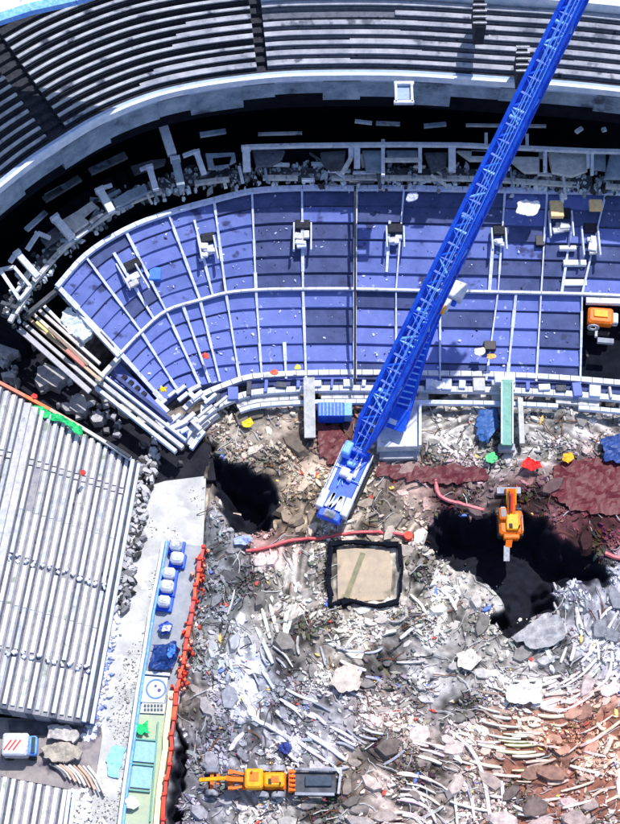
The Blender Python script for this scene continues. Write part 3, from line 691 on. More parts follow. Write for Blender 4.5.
# litter on the terraces
mb = MB()
for k in range(520):
    i = R.randrange(len(RADS)-1); v = R.randrange(NLR+NUR); f = R.random()
    if (i, v) in HOLES: continue
    p = rpt(i, f, v); pn = rpt(i, f, v+1); t = R.uniform(.2,.8); p = p.lerp(pn, t); w = P(p.x, p.y, VZ[v]); c = R.choice(((.75,.8,.95),(.4,.48,.8),(.03,.04,.1),(.6,.65,.9)))
    s = R.uniform(.03,.13)*R.choice((1,1,2.2)); shard(mb, (w.x, w.y, VZ[v]+.04+.32*t), s, s*R.uniform(.3,.8), .08, R.uniform(0,3), (0,0), c, 4)
tag(mb.build('terrace_litter', M['stuff']), kind='stuff')
# front wall: rails and bands along the foot of the stand
FRONT = [(-8,367,1.6,.45,'white'), (4,0,1.3,.3,'conc'), (9,0,1.2,.4,'white'), (17,0,1.0,.5,'conc'), (22,0,1.2,.35,'white'), (28,0,.5,.3,'rail')]
FC = [(184,440),(196,424),(212,410),(232,400),(256,393),(300,390),(355,389),(440,390),(500,391),(560,394),(620,399),(660,402)]
fw = empty('front_wall', P(400,392,0), 'banded white front wall and rails along the foot of the blue stand', 'wall')
def curve_bars(curve, z, w, h, name, m_, parent, n=46, pick=2, shift=(0,0), skip=0):
    c = crom([(*p, 0) for p in curve], n)
    for s in range(0, n, pick):
        if R.random() < skip: continue
        q = MB()
        for k in range(s, min(n, s+pick)):
            a, b = P(c[k].x+shift[0], c[k].y+shift[1], z), P(c[k+1].x+shift[0], c[k+1].y+shift[1], z); q.bar(a, b+(b-a)*.05, w, h)
        q.build(name, M[m_], parent)
curve_bars([(x-3, y-16) if x > 225 else (x-13, y-13) for x, y in FC], 1.5, .55, .5, 'band', 'white', fw, skip=.08)
curve_bars([(x-1, y-8) if x > 225 else (x-7, y-7) for x, y in FC], .9, .9, .4, 'band', 'seat_dark', fw, skip=.1)
curve_bars(FC, 1.4, .6, .6, 'band', 'white', fw)
curve_bars([(x+2, y+7) if x > 225 else (x+4, y+5) for x, y in FC], .9, .75, .5, 'band', 'conc', fw, skip=.25)
curve_bars([(x+3, y+13) if x > 225 else (x+7, y+9) for x, y in FC], 1.3, .42, .5, 'band', 'rail', fw, skip=.05)
c = crom([(*p, 0) for p in FC], 60)
for k in range(0, 61, 2):
    a = P(c[k].x+R.uniform(-1,1), c[k].y-6, 1.9); q = MB(); q.box((a.x, a.y, 1.6), (R.uniform(.25,1.2), R.uniform(.5,1.5), .8), Matrix.Rotation(R.uniform(-.1,.1), 3, 'Z'), .04)
    q.build('block', M[R.choice(('white','conc','stair','seat_blue2','conc_dark'))], fw)
# steps in the lower left tip of the fan
tip = empty('steel_stair', P(175,418,1), 'jumble of pale steel steps where the blue stand meets the corner', 'stairs')
for k in range(26):
    x, y = R.uniform(158,222), R.uniform(384,432)
    if y < 384+(x-160)*-.2 or y > 445-(x-160)*.55: continue
    q = MB(); a = P(x, y, 2.2+R.uniform(0,.8)); q.box(a, (R.uniform(.8,1.9), R.uniform(.25,.5), .3), Matrix.Rotation(R.choice((.75,.75,-.8,.5)), 3, 'Z'), .03); q.build('step', M[R.choice(('stair','white','rail','conc'))], tip)

# ------------------------------------------------------------------ concourse behind the blue stand: posts, frames, broken panels
RIM = [(10,322),(24,296),(40,275),(62,250),(90,227),(125,205),(165,190),(205,182),(250,178),(310,178),(400,178),(480,179),(560,184),(640,188)]
con = empty('concourse', P(250,170,8), 'broken concourse ledge with grey panels between upper tier and blue stand', 'ledge')
curve_bars(RIM, 9.3, .45, .4, 'kerb', 'conc', con, n=60, pick=3, skip=.15)
curve_bars([(x-3, y-4) for x, y in RIM], 8.7, 1.3, .3, 'slab', 'conc_dark', con, n=60, pick=2, skip=.2)
rw = [P(p.x, p.y, 0) for p in crom([(*p, 0) for p in RIM], 60)]
# solid front body of the ledge
rr = crom([(*p, 0) for p in RIM], 60)
q = MB()
for k in range(60):
    a, b = P(rr[k].x-1, rr[k].y-3, 8.5), P(rr[k+1].x-1, rr[k+1].y-3, 8.5)
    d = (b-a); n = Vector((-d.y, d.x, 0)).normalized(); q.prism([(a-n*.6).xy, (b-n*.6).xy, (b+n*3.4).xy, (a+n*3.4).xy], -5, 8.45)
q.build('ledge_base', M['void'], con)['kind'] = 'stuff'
mb = MB()
for k in range(1300):
    f = R.random()*59.9; i = int(f); p = rr[i].lerp(rr[i+1], f-i); t = R.gauss(-5, 6)
    x, y = p.x+t*(.75 if p.x < 160 else .1), p.y+t*(.7 if p.x < 160 else 1)
    w = P(x, y, 9); s = R.uniform(.06,.34); shard(mb, (w.x, w.y, 8.6), s*R.choice((1,1,2)), s, R.uniform(.1,.4), R.uniform(0,3), (R.uniform(-.2,.2),)*2, shade((.6,.65,.7), (.1,.5,1,1.3)), 4)
tag(mb.build('ledge_rubble', M['stuff']), kind='stuff')
def panel(pts, z, m_='conc', name='wall_panel', parent=con):
    q = MB(); q.prism([P(*p, z).xy for p in pts], z-.35, z, .04); q.build(name, M[m_], parent)
for pts, m_ in [([(58,222),(78,210),(92,200),(98,206),(88,222),(74,232)],'conc'), ([(84,218),(96,208),(104,214),(92,224)],'fascia'), ([(40,238),(56,226),(62,236),(46,246)],'conc_dark'),
    ([(112,200),(128,190),(146,184),(148,192),(130,200),(116,208)],'fascia'), ([(205,153),(235,152),(236,160),(222,168),(208,168)],'fascia'), ([(212,158),(232,156),(230,164),(214,166)],'conc_dark'), ([(252,148),(285,150),(282,158),(272,165),(256,166)],'step_m'),
    ([(320,152),(346,150),(344,168),(330,170),(322,162)],'conc_dark'), ([(362,150),(382,150),(384,172),(366,170)],'fascia'), ([(386,150),(418,150),(418,158),(388,160)],'fascia'), ([(424,152),(448,152),(446,166),(432,172)],'conc_dark'),
    ([(456,150),(500,152),(520,150),(540,152),(540,172),(525,172),(510,160),(470,160)],'conc'), ([(548,152),(588,152),(588,170),(572,176),(552,172)],'conc'), ([(592,150),(606,150),(606,170),(594,168)],'fascia'), ([(610,152),(640,152),(640,178),(604,178)],'fascia'),
    ([(130,166),(150,160),(166,158),(164,164),(146,170),(134,174)],'conc_dark'), ([(470,150),(545,151),(545,157),(470,156)],'bench_l')]:
    panel(pts, 10.6, m_)
# beams lost in the dark recess
for k, (a, b, w, m_) in enumerate([((26,230),(46,212),.5,'fascia'), ((44,200),(80,178),.7,'conc_dark'), ((46,197),(66,186),.6,'fascia'), ((90,172),(126,155),.8,'conc_dark'), ((94,170),(112,162),.6,'fascia'), ((200,135),(226,131),.5,'fascia'), ((258,134),(302,133),.25,'bench'), ((355,121),(372,123),.3,'white'), ((376,123),(400,124),.35,'bench_l'), ((424,126),(446,124),.4,'fascia'), ((466,125),(546,126),.25,'bench'), ((576,132),(582,128),.4,'white'), ((602,130),(606,129),.4,'white')]):
    q = MB(); q.bar(P(*a, 12.0), P(*b, 12.0), w, .3); q.build('beam', M[m_], con)
for k in range(46):
    f = R.random()*59; i = int(f); p = rr[i]; t = rr[i+1]-rr[i]; a_ = math.atan2(t.y, t.x)+R.choice((0, 0, 1.4, .6)); L = R.uniform(4, 13); x, y = p.x+R.uniform(-8, 4), p.y+R.uniform(-20, 5)
    q = MB(); q.bar(P(x-L*math.cos(a_), y-L*math.sin(a_), 10.2), P(x+L*math.cos(a_), y+L*math.sin(a_), 9.6+R.uniform(-.3,.6)), R.uniform(.14,.4), .3); q.build('broken_beam', M[R.choice(('white','conc','fascia','conc_dark'))], con)
def post(px1, py1, px2, py2, z, w, label, arms=(), m_='white'):
    t = empty('portal_frame', P(px1, py1, z), label, 'frame', 'pale frames and posts in the dark recess')
    q = MB(); a, b = P(px1, py1, z+.5), P(px2, py2, z-.1); q.bar(a, b, w, w*.9); q.build('post', M[m_], t)
    q = MB(); q.bar(a+Vector((0,0,.02)), a+(b-a)*.12+Vector((0,0,.1)), w*1.25, w); q.build('post_cap', M['white'], t)
    for (x1, y1, x2, y2, ww) in arms: q = MB(); q.bar(P(x1, y1, z+.42), P(x2, y2, z+.42), ww, .35); q.build('arm', M[m_], t)
post(160,116,172,154,12,.9,'tallest pale post leaning out of the dark recess')
post(196,151,204,174,11.2,.55,'pale angle shaped frame right of the tallest post',[(183,156,196,151,.35)])
post(149,166,156,190,11,.6,'pale post left of and below the tallest post',[(140,170,149,166,.3)])
post(175,158,181,186,11,.8,'short wide pale post just under the tallest post',m_='fascia')
post(99,189,112,212,11,.75,'pale slanting post above the first blue bay',[(112,185,99,189,.3)])
post(54,217,72,238,11,.75,'pale slanting post fourth from the left edge',[])
post(38,233,27,250,10.6,.4,'thin pale angled frame third from the left edge',[(38,233,50,238,.35)])
post(16,252,38,277,10.8,.6,'pale slanting post second from the left edge',[(10,262,17,252,.4)])
post(0,270,20,300,10.4,.35,'open pale square frame at the left edge',[(0,270,14,267,.3),(14,267,31,287,.3),(31,287,20,300,.3)])
post(246,147,247,171,11.2,.75,'pale corner post at the start of the long top beam')
long_ = empty('top_beam', P(400,147,11), 'long pale horizontal beam on short posts across the dark recess', 'beam')
tb = [(246,147),(300,145.5),(351,145),(400,144.5),(460,145),(545,149),(592,151),(640,152)]
for a, b in zip(tb, tb[1:]): q = MB(); q.bar(P(*a, 11.7), P(*b, 11.7), .38, .4); q.build('beam', M['white'], long_)
for (x, y1, y2, w) in ((351,145,158,.5),(357,146,168,.6),(383,140,176,.35),(420,145,172,.35),(452,146,172,.7),(486,133,148,.3),(527,134,148,.3),(508,150,170,.35),(545,150,172,.35),(588,151,168,.3),(592,152,175,.3)):
    q = MB(); q.bar(P(x, y1, 11.4), P(x, y2, 10.9), w, .4); q.build('post', M['white'], long_)
q = MB(); q.bar(P(351,158,11.2), P(342,174,10.8), .4, .4); q.build('brace', M['conc'], long_)
for y in (160, ): q = MB(); q.bar(P(385,y,11.2), P(420,y,11.2), .4, .3); q.build('cross_beam', M['conc'], long_)

# ------------------------------------------------------------------ broken corner between the stands
cor = empty('beam_stack', P(62,350,5), 'stack of long tan and white beams running diagonally beside the blue stand', 'beams')
for k, (a, b, col, w) in enumerate([((22,322),(96,386),(.5,.5,.52),.35), ((27,317),(101,381),(.6,.46,.32),.3), ((33,314),(104,377),(.7,.66,.6),.3), ((39,310),(100,364),(.6,.58,.58),.3), ((44,306),(84,346),(.8,.8,.82),.3), ((18,328),(90,392),(.45,.45,.5),.5),
        ((36,322),(60,343),(.95,.8,.3),.25), ((66,350),(84,366),(.85,.3,.25),.35), ((48,328),(88,365),(.3,.22,.18),.3)]):
    q = MB(); q.bar(P(*a, 6.2+.06*k), P(*b, 5.0+.06*k), w, .35); q.build('beam', M['paint'], cor, col)
flank = empty('flank_wall', P(150,410,2), 'pale wall and rails along the left flank of the blue stand', 'wall')
for (a, b, w, m_, z) in [((56,288),(119,357),.35,'white',6.0), ((97,382),(119,358),.45,'conc',4.4), ((100,382),(183,448),.4,'conc',3.4), ((106,378),(186,441),.25,'stair',3.8), ((110,372),(172,422),.35,'seat_dark',3.0), ((96,388),(176,452),.35,'rail',3.0), ((58,252),(90,226),.3,'conc',9.4), ((24,318),(58,290),.4,'conc_dark',7.6), ((60,290),(112,348),.5,'conc_dark',5.4)]:
    q = MB(); q.bar(P(*a, z+.5), P(*b, z), w, .6); q.build('rail', M[m_], flank)
q = MB(); q.prism([P(*p, 2.6).xy for p in [(119,362),(162,408),(180,430),(172,428),(108,380)]], -4, 2.6); q.build('ramp', M['seat_blue2'], flank)
for k in range(4): boxat(123+k*6.5, 386+k*5.5-8, 2.9, .5, .9, .25, 'step_d', 'opening', flank, rot=-.7)
wb = sheet('bag', [(63,316),(70,312),(92,330),(93,338),(86,344),(76,340),(64,326)], 5.4, (.7,.78,.85), 'pale blue white crumpled bag beside the diagonal beams', 'bag', ground=False, rough=.5, thick=.7)
for (cx, cy, sc, lab) in ((50,378,19,'largest grey broken slab in the black corner above the red wall'), (78,404,14,'grey broken slab with dark holes right of the largest one'), (8,350,12,'grey broken slab at the left edge of the corner'), (96,418,8,'small grey slab in the corner above the green net'),
        (128,408,13,'cream grey broken slab under the flank wall'), (110,398,9,'yellowish broken slab under the flank wall'), (146,418,9,'grey slab at the lower end of the flank wall'), (30,340,8,'small grey slab above the largest slab'), (8,375,7,'small grey slab at the left edge above the red wall')):
    n = 11; poly = [(cx+sc*math.cos(2*math.pi*k/n)*R.uniform(.55,1.15), cy+sc*.72*math.sin(2*math.pi*k/n)*R.uniform(.5,1.2)) for k in range(n)]
    q = MB(); q.prism([P(*p, 1.5).xy for p in poly], .3, 1.5+R.uniform(0,.3), .08); o = q.build('broken_slab', M['stone'], None, (.52,.51,.52) if cx < 100 else (.6,.56,.5)); tag(o, lab, 'concrete slab')
mb = MB()
for k in range(800):
    x, y = R.uniform(-5,215), R.uniform(318,470)
    t = (x-0)/150
    if y < 300+.75*x+16 or y > 374+.56*x or x > 200: 
        continue
    if noise.noise((x*.05, y*.05, 2)) < -.02: continue
    w = P(x, y, 1); s = R.uniform(.12,.5); shard(mb, (w.x, w.y, R.uniform(.2,1.2)), s*R.choice((1,1,2)), s, .3, R.uniform(0,3), (R.uniform(-.3,.3),)*2, shade((.5,.5,.53), (.2,.5,.9,1.1)), 4)
for k in range(900):
    x, y = R.uniform(104,158), R.uniform(455,610)
    if x < 139-(y-461)*.188 or x > 156-(y-461)*.2: continue
    w = P(x, y, 1); s = R.uniform(.12,.4); shard(mb, (w.x, w.y, .7), s*R.choice((1,2)), s, .3, R.uniform(0,3), (0,0), shade((.5,.5,.53), (.1,.4,.9,1.1)), 4)
tag(mb.build('corner_rubble', M['stuff']), kind='stuff')
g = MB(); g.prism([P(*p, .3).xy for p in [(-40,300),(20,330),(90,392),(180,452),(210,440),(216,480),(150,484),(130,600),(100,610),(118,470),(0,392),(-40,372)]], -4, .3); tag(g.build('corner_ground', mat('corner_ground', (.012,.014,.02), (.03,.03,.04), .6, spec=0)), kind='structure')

# ------------------------------------------------------------------ side stand (lower left)
def side_stand(label, RT, RB, cuts, nrows, spacing=.735, rise=.2, z0=2.4, skiprows=()):
    a0, b0 = P(*RT, z0), P(*RB, z0); d = (b0-a0).normalized(); n = Vector((d.y, -d.x, 0)).normalized()
    if n.x > 0: n = -n
    st = empty('side_stand', b0, label, 'stand')
    def solve(base, cut):
        (x1, y1), (x2, y2) = cut; lo, hi = -30.0, 70.0
        def s(t):
            px, py = proj(base+d*t); return py-(y1+(y2-y1)*(px-x1)/(x2-x1))
        for _ in range(40):
            m = (lo+hi)/2
            if s(m) < 0: lo = m
            else: hi = m
        return lo
    for k in range(nrows):
        base = a0+n*(spacing*k); base.z = z0+rise*k
        ts = [solve(base, c) for c in cuts]
        P0, P1 = base+d*ts[0], base+d*ts[-1]
        if max(proj(P0)[0], proj(P1)[0]) < -12: continue
        q = MB(); w = n*spacing
        q.prism([P0.xy, P1.xy, (P1+w).xy, (P0+w).xy], base.z-2.4, base.z); q.build('step', M['step_w' if k % 3 else 'step_m'], st)
        if k in skiprows:
            q = MB(); q.prism([(P0+w*.05).xy, (P1+w*.05).xy, (P1+w*.98).xy, (P0+w*.98).xy], base.z+.01, base.z+.16); q.build('aisle_slab', M['conc'], st); continue
        for j in range(0, len(ts)-1):
            A, B = base+d*(ts[j]+(.35 if j else 0)), base+d*(ts[j+1]-.35)
            if proj(B)[1] < -5 or proj(A)[1] > 840: continue
            L = (B-A).length; parts = 1 if L < 6 else 2
            for s in range(parts):
                u0, u1 = A+(B-A)*(s/parts), A+(B-A)*((s+1)/parts)-d*.06
                if max(proj(u0)[0], proj(u1)[0]) < -6: continue
                m_ = R.choice(('bench_w','bench_w','bench_w','bench_w2'))
                if R.random() < .03: continue
                q = MB(); dz = R.uniform(-.03,.03)
                q.prism([(u0+w*.2).xy, (u1+w*.2).xy, (u1+w*.68).xy, (u0+w*.68).xy], base.z-.05, base.z+.2+dz); q.build('bench', M[m_], st)
        # end stubs at the aisles
    for c_i, c in enumerate(cuts[1:-1]):
        for k in range(nrows):
            if k in skiprows: continue
            base = a0+n*(spacing*(k+.45)); base.z = z0+rise*k; t = solve(base, c); v = base+d*t
            if proj(v)[0] < -5: continue
            if c_i == 0:
                q = MB(); q.box((v.x, v.y, v.z+.07), (.5,.42,.12), Matrix.Rotation(math.atan2(d.y, d.x), 3, 'Z'), .03); q.build('aisle_block', M['road'], st)
            else:
                for s in range(2):
                    q = MB(); q.box((v.x+R.uniform(-.2,.2), v.y+R.uniform(-.35,.35), v.z+.2), (R.uniform(.15,.4), R.uniform(.2,.4), R.uniform(.3,.5)), Matrix.Rotation(R.uniform(0,1), 3, 'Z'), .03); q.build('loose_seat', M[R.choice(('bench_w','white','stair'))], st)
    return st, a0, b0, d, n
S1 = side_stand('large side stand of white bench rows running down the left edge', (130,462), (81,722), [((0,386),(130,459)), ((0,453),(120,491)), ((0,553),(96,585)), ((0,650),(82,669)), ((0,708),(75,722))], 22, spacing=.71, skiprows=(13,14))
S2 = side_stand('small side stand block of white rows in the bottom left corner', (69,792), (60,850), [((0,776),(68,790)), ((0,850),(68,856))], 12)
for (A, B, m_, w, z, lab, nm) in [((133,460),(84,722),'rail',.35,2.9,'white rail along the pitch side edge of the side stand','rail'), ((136,462),(88,722),'conc_dark',.25,2.3,None,'rail'), ((139,464),(92,724),'rail',.3,1.9,None,'rail')]:
    q = MB(); q.bar(P(*A, z), P(*B, z), w, .4); q.build(nm, M[m_], S1[0])
q = MB(); q.prism([P(*p, 2).xy for p in [(130,461),(81,722),(93,722),(138,462)]], -4, 1.7); q.build('edge_wall', M['seat_dark'], S1[0])
for p, qn in (((70,790),(62,850)), ((75,790),(67,850))): q = MB(); q.bar(P(*p, 2.7), P(*qn, 2.7), .3, .3); q.build('rail', M['rail'], S2[0])
rwal = empty('parapet_wall', P(70,420,3), 'red and cream topped wall along the upper edge of the side stand', 'wall')
for k, (a, b, c) in enumerate([((-10,378),(26,397),(.75,.25,.18)), ((26,397),(50,410),(.95,.22,.08)), ((50,410),(80,427),(.75,.5,.4)), ((80,427),(106,443),(.6,.57,.55)), ((106,443),(131,459),(.6,.6,.62))]):
    q = MB(); q.bar(P(*a, 4.4-k*.25), P(*b, 4.2-k*.25), .32, .5); q.build('coping', M['paint'], rwal, c)
    q = MB(); aa, bb = P(*a, 4.1-k*.25), P(*b, 4.1-k*.25); q.bar(Vector((aa.x, aa.y, 1)), Vector((bb.x, bb.y, 1)), .25, 5.4); q.build('wall', M['conc_dark'], rwal)
sheet('net', [(33,404),(44,408),(60,416),(80,426),(84,434),(78,436),(64,424),(48,420),(36,414)], 4.7, (.02,.55,.17), 'bright green net draped over the top of the side stand rows', 'net', ground=False, rough=.4)
for (x, y, z, lab) in ((83,473,5.2,'small red bundle on the first cross aisle of the side stand'), (34,397,5.2,'small red bundle on the wall at the top of the side stand')):
    sheet('bundle', [(x-3,y),(x,y-3),(x+4,y-1),(x+3,y+3),(x-1,y+3)], z, (.9,.06,.05), lab, 'bundle', ground=False, rough=.15, thick=.3)
# ------------------------------------------------------------------ notch with the striped vehicle
g = MB(); g.prism([P(*p, .6).xy for p in [(5,718),(84,722),(97,702),(102,735),(97,768),(82,845),(66,845),(72,790),(0,776),(-20,770),(-20,716)]], -4, .6); tag(g.build('notch_ground', mat('notch_ground', (.34,.31,.3), (.2,.18,.21), .7, stain=((.1,.09,.12), .5, .6))), kind='structure')
for (pts, w, col, lab) in [([(48,727),(60,726),(78,730),(80,738),(74,744),(50,738)],1,(.62,.58,.56),'rounded grey slab at the top of the notch beside the side stand'), ([(42,748),(62,742),(80,748),(84,758),(60,764),(44,760)],1,(.5,.45,.38),'brown flat slab in the middle of the notch')]:
    sheet('slab', pts, 1.1, col, lab, 'concrete slab', 'stone', ground=False, rough=.3, thick=.4)
q = MB(); q.prism([P(*p, 1.9).xy for p in [(6,718),(82,720),(82,724),(46,732),(8,732)]], -3, .95); tag(q.build('notch_wall', M['conc_dark']), 'dark wall closing the upper side of the notch', 'wall')
for k in range(9):
    a = [(50+k*1.5,764+k*1.5),(60+k*1.5,770+k*2.4),(66+k*1.6,778+k*3.2)]
    c = crom([(p[0]+k*3.2, p[1]-k*1.2, 0) for p in a], 6); q = MB(); q.tube([P(p.x, p.y, 1.0) for p in c], .09 if k % 2 else .14); tag(q.build('bent_pipe', M['paint'], None, R.choice(((.75,.72,.7),(.2,.2,.22),(.6,.45,.35)))), ('first','second','third','fourth','fifth','sixth','seventh','eighth','ninth')[k]+' thin bent pipe from the left in the fan beside the notch', 'pipe', 'bent pipes at the mouth of the notch')
van = empty('striped_vehicle', P(20,749,.6), 'white vehicle with red diagonal stripes parked in the notch at the left edge', 'vehicle')
c = P(20,749,.6)
def vb(name, x, y, z, sx, sy, sz, m_, bev=.1, rot=0, col=None): q = MB(); q.box((c.x+x, c.y+y, .6+z), (sx, sy, sz), Matrix.Rotation(rot, 3, 'Z'), bev); return q.build(name, M[m_], van, col)
vb('body', -.1, 0, 1.25, 2.3, 2.0, 1.5, 'white', .15); vb('cab', 1.35, 0, 1.0, .8, 1.7, 1.1, 'blue_l', .25); vb('windscreen', 1.45, 0, 1.6, .35, 1.4, .1, 'glass', .02)
for k in range(3): vb('stripe', -.75+k*.42, -.1, 2.02, .14, 1.1, .03, 'red', 0, -.6)
for x in (-.8, 1.3):
    for y in (-.95, .95): q = MB(); q.wheel((c.x+x, c.y+y, .6+.4), (0,1,0), .4, .25); q.build('wheel', M['rubber'], van)

# ------------------------------------------------------------------ service road beside the pitch
g = MB(); g.prism([P(*p, .35).xy for p in [(149,486),(165,481),(206,476),(203,548),(192,548),(166,545),(146,640),(132,720),(118,845),(78,845),(94,760),(95,700),(100,640),(108,608),(124,590),(133,540),(141,505)]], -4, .35); tag(g.build('road', M['road']), kind='structure')
g = MB(); g.prism([P(*p, .7).xy for p in [(166,542),(204,546),(196,600),(183,680),(174,730),(160,845),(119,845),(132,735),(147,650),(158,585)]], -4, .6); tag(g.build('pavement', mat('platform', (.38,.4,.44), (.24,.28,.34), .7)), kind='structure')
g = MB(); g.prism([P(*p, .8).xy for p in [(137,714),(175,716),(168,770),(160,845),(122,845),(130,770)]], 0, .68); tag(g.build('path', M['deck']), kind='structure')
kerb = empty('kerb_rail', P(150,640,.5), 'long white and light blue rail along the road side of the pitch edge strip', 'rail')
ks = [(164,541),(158,575),(150,615),(144,655),(137,695),(131,740),(124,790),(117,845)]
for a, b in zip(ks, ks[1:]):
    q = MB(); q.bar(P(*a, 1.2), P(*b, 1.2), .28, .7); q.build('rail', M['rail'], kerb)
    q = MB(); q.bar(P(a[0]+3.5, a[1], .95), P(b[0]+3.5, b[1], .95), .2, .4); q.build('pipe', M['blue_l'], kerb)
red = empty('red_barrier', P(184,680,.6), 'long red barrier between the edge strip and the rubble', 'barrier')
rs0 = [(203,548),(199,572),(194,600),(190,625),(185,650),(180,678),(176,705),(172,735),(169,765),(165,795),(161,845)]; rs = []
for a, b in zip(rs0, rs0[1:]): rs += [a, ((a[0]+b[0])/2+R.uniform(-1.2,1.2), (a[1]+b[1])/2)]
rs.append(rs0[-1])
for a, b in zip(rs, rs[1:]):
    q = MB(); A, B = P(a[0]+R.uniform(-1,1), a[1], 1.3), P(b[0]+R.uniform(-1,1), b[1], 1.3); q.bar(A, B, R.uniform(.2,.38), .7); q.build('barrier_panel', M['paint'], red, R.choice(((.8,.07,.04),(.85,.13,.06),(.75,.1,.09))))
    q = MB(); q.box((A.x, A.y, 1.2), (.4,.3,1.3), None, .05); q.build('post', M['red'], red)
    if b[1] > 700: q = MB(); q.bar(P(a[0]-6, a[1], 1.0), P(b[0]-6, b[1], 1.0), .5, .4); q.build('kerb', M['paint'], red, (.9,.75,.5))
mb = MB()
for k in range(80):
    t = R.random(); x = 203+(176-203)*t+R.gauss(2, 3.5); y = 548+(700-548)*t; w = P(x, y, .9); s = R.uniform(.1,.3); shard(mb, (w.x, w.y, .9), s, s*.7, .4, R.uniform(0,3), (0,0), R.choice(((.85,.08,.05),(.9,.16,.08),(.6,.05,.04),(.8,.4,.3))), 4)
tag(mb.build('red_scraps', M['stuff']), kind='stuff')
# pallets with white tanks
for k, (x, y, lab) in enumerate(((177,549,'first'), (178,562,'second'), (170,577,'third'), (168,590,'fourth'), (165,605,'fifth'))):
    names = {'first':'topmost white tank on a blue base beside the road', 'second':'white tank second from the top with a deep blue base', 'third':'white tank in the middle of the row of five', 'fourth':'white tank second from the bottom of the row of five', 'fifth':'lowest white tank of the row beside the road'}
    c = P(x, y, .6); t = empty('water_tank', (c.x, c.y, .6), names[lab], 'tank', 'white tanks on blue bases beside the road')
    rot = -.13
    q = MB(); q.box((c.x, c.y, .8), (1.55,1.4,.4), Matrix.Rotation(rot, 3, 'Z'), .05); q.build('base', M['blue'], t)
    q = MB(); q.box((c.x, c.y+.02, 1.55), (1.15+.1*(k % 2),1.0+.1*(k % 2),1.05), Matrix.Rotation(rot, 3, 'Z'), .22); q.build('tank', M['white'], t)
    q = MB(); q.tube([(c.x+.1,c.y,2.06),(c.x+.1,c.y,2.14)], .16, 10); q.build('cap', M['rail'], t)
sheet('tarpaulin', [(158,624),(168,620),(175,624),(172,636),(160,638)], 1.0, (.04,.1,.5), 'small dark blue sheet below the row of white tanks', 'tarpaulin', ground=False)
sheet('tarpaulin', [(163,626),(172,626),(170,632),(162,632)], 1.3, (.85,.85,.92), 'small white sheet on the dark blue sheet below the tanks', 'tarpaulin', ground=False)
sheet('tarpaulin', [(153,644),(165,646),(176,640),(178,656),(172,670),(158,670),(149,668),(152,656)], 1.1, (.015,.05,.22), 'large navy tarpaulin between the tanks and the sign board', 'tarpaulin', ground=False, rough=.5)
sheet('tarpaulin', [(168,648),(177,642),(176,656),(170,662),(166,656)], 1.5, (.1,.3,.95), 'bright blue tarpaulin fold on the navy tarpaulin', 'tarpaulin', ground=False, rough=.4)
def quad(pts, z0, z1, m_, name, parent, col=None): q = MB(); q.prism([P(*p, z1).xy for p in pts], z0, z1); return q.build(name, M[m_], parent, col)
sb = empty('sign_board', P(155,690,.7), 'white board with a blue ring and two dark dots beside the road', 'sign')
quad([(145,676),(168,678),(164,703),(141,702)], .7, .85, 'paint', 'board', sb, (.75,.84,.95))
cc = P(156,689,.9)
q = MB(); n = 28; ang = [2*math.pi*k/n for k in range(n)]
for r0, r1 in ((.78, .95),):
    vs = [(cc.x+r*math.cos(a), cc.y+r*math.sin(a), .88) for r in (r0, r1) for a in ang]+[(cc.x+r*math.cos(a), cc.y+r*math.sin(a), .85) for r in (r0, r1) for a in ang]
    q.add(vs, [(k, n+k, n+(k+1) % n, (k+1) % n) for k in range(n)]+[(n+k, 3*n+k, 3*n+(k+1) % n, n+(k+1) % n) for k in range(n)])
q.build('ring', M['paint'], sb, (.12,.25,.6))
for (dx, dy, r) in ((-.05,.28,.13), (.3,-.12,.17)): q = MB(); q.tube([(cc.x+dx, cc.y+dy, .84),(cc.x+dx, cc.y+dy, .9)], r, 10); q.build('dot', M['paint'], sb, (.12,.1,.3))
quad([(146,671),(170,673),(170,676),(145,674)], .7, 1.1, 'white', 'edge_bar', sb)
mt = empty('text_mat', P(153,708,.7), 'pale board with rows of dark worn marks below the ring sign', 'board')
quad([(142,703),(166,704),(164,714),(140,713)], .7, .8, 'paint', 'board', mt, (.7,.75,.7))
for k in range(12): boxat(145+(k % 6)*3.3, 706+(k//6)*4, .84, .22, .28, .04, 'step_m', 'mark', mt)
for (pts, lab) in (([(136,741),(157,743),(154,763),(133,761)], 'upper of the two light blue panels on the green strip'), ([(133,766),(153,768),(150,789),(130,787)], 'lower of the two light blue panels on the green strip')):
    p = quad(pts, .7, .9, 'paint', 'blue_panel', None, (.3,.55,.92)); tag(p, lab, 'panel', 'light blue panels on the green strip')
for (a, b, lb) in (((158,722),(150,822),'long upright dark green edging strip right of the light blue panels'), ((132,764),(154,766),'dark green edging strip between the two light blue panels'), ((129,790),(150,792),'dark green edging strip below the lower light blue panel'), ((135,739),(157,741),'dark green edging strip above the upper light blue panel')):
    q = MB(); q.bar(P(*a, .85), P(*b, .85), .12, .2); tag(q.build('edging_strip', M['paint'], None, (.15,.4,.35)), lb, 'edging', 'edging strips on the green strip')
sheet('tarpaulin', [(135,733),(136,726),(134,722),(141,724),(150,718),(148,727),(153,736),(145,733),(142,739)], 1.0, (.02,.75,.2), 'bright green ragged sheet above the light blue panels', 'tarpaulin', ground=False, rough=.25)
sheet('tarpaulin', [(126,800),(131,796),(138,798),(140,806),(134,810),(127,809)], 1.0, (.9,.92,.95), 'white ragged sheet below the light blue panels', 'tarpaulin', ground=False, rough=.25)
sheet('tarpaulin', [(112,742),(124,738),(128,746),(122,770),(118,786),(108,784),(104,768),(106,752)], .45, (.3,.66,.92), 'pale turquoise sheet lying on the road by the rail', 'tarpaulin', ground=False, rough=.1, thick=.06)
mb = MB()
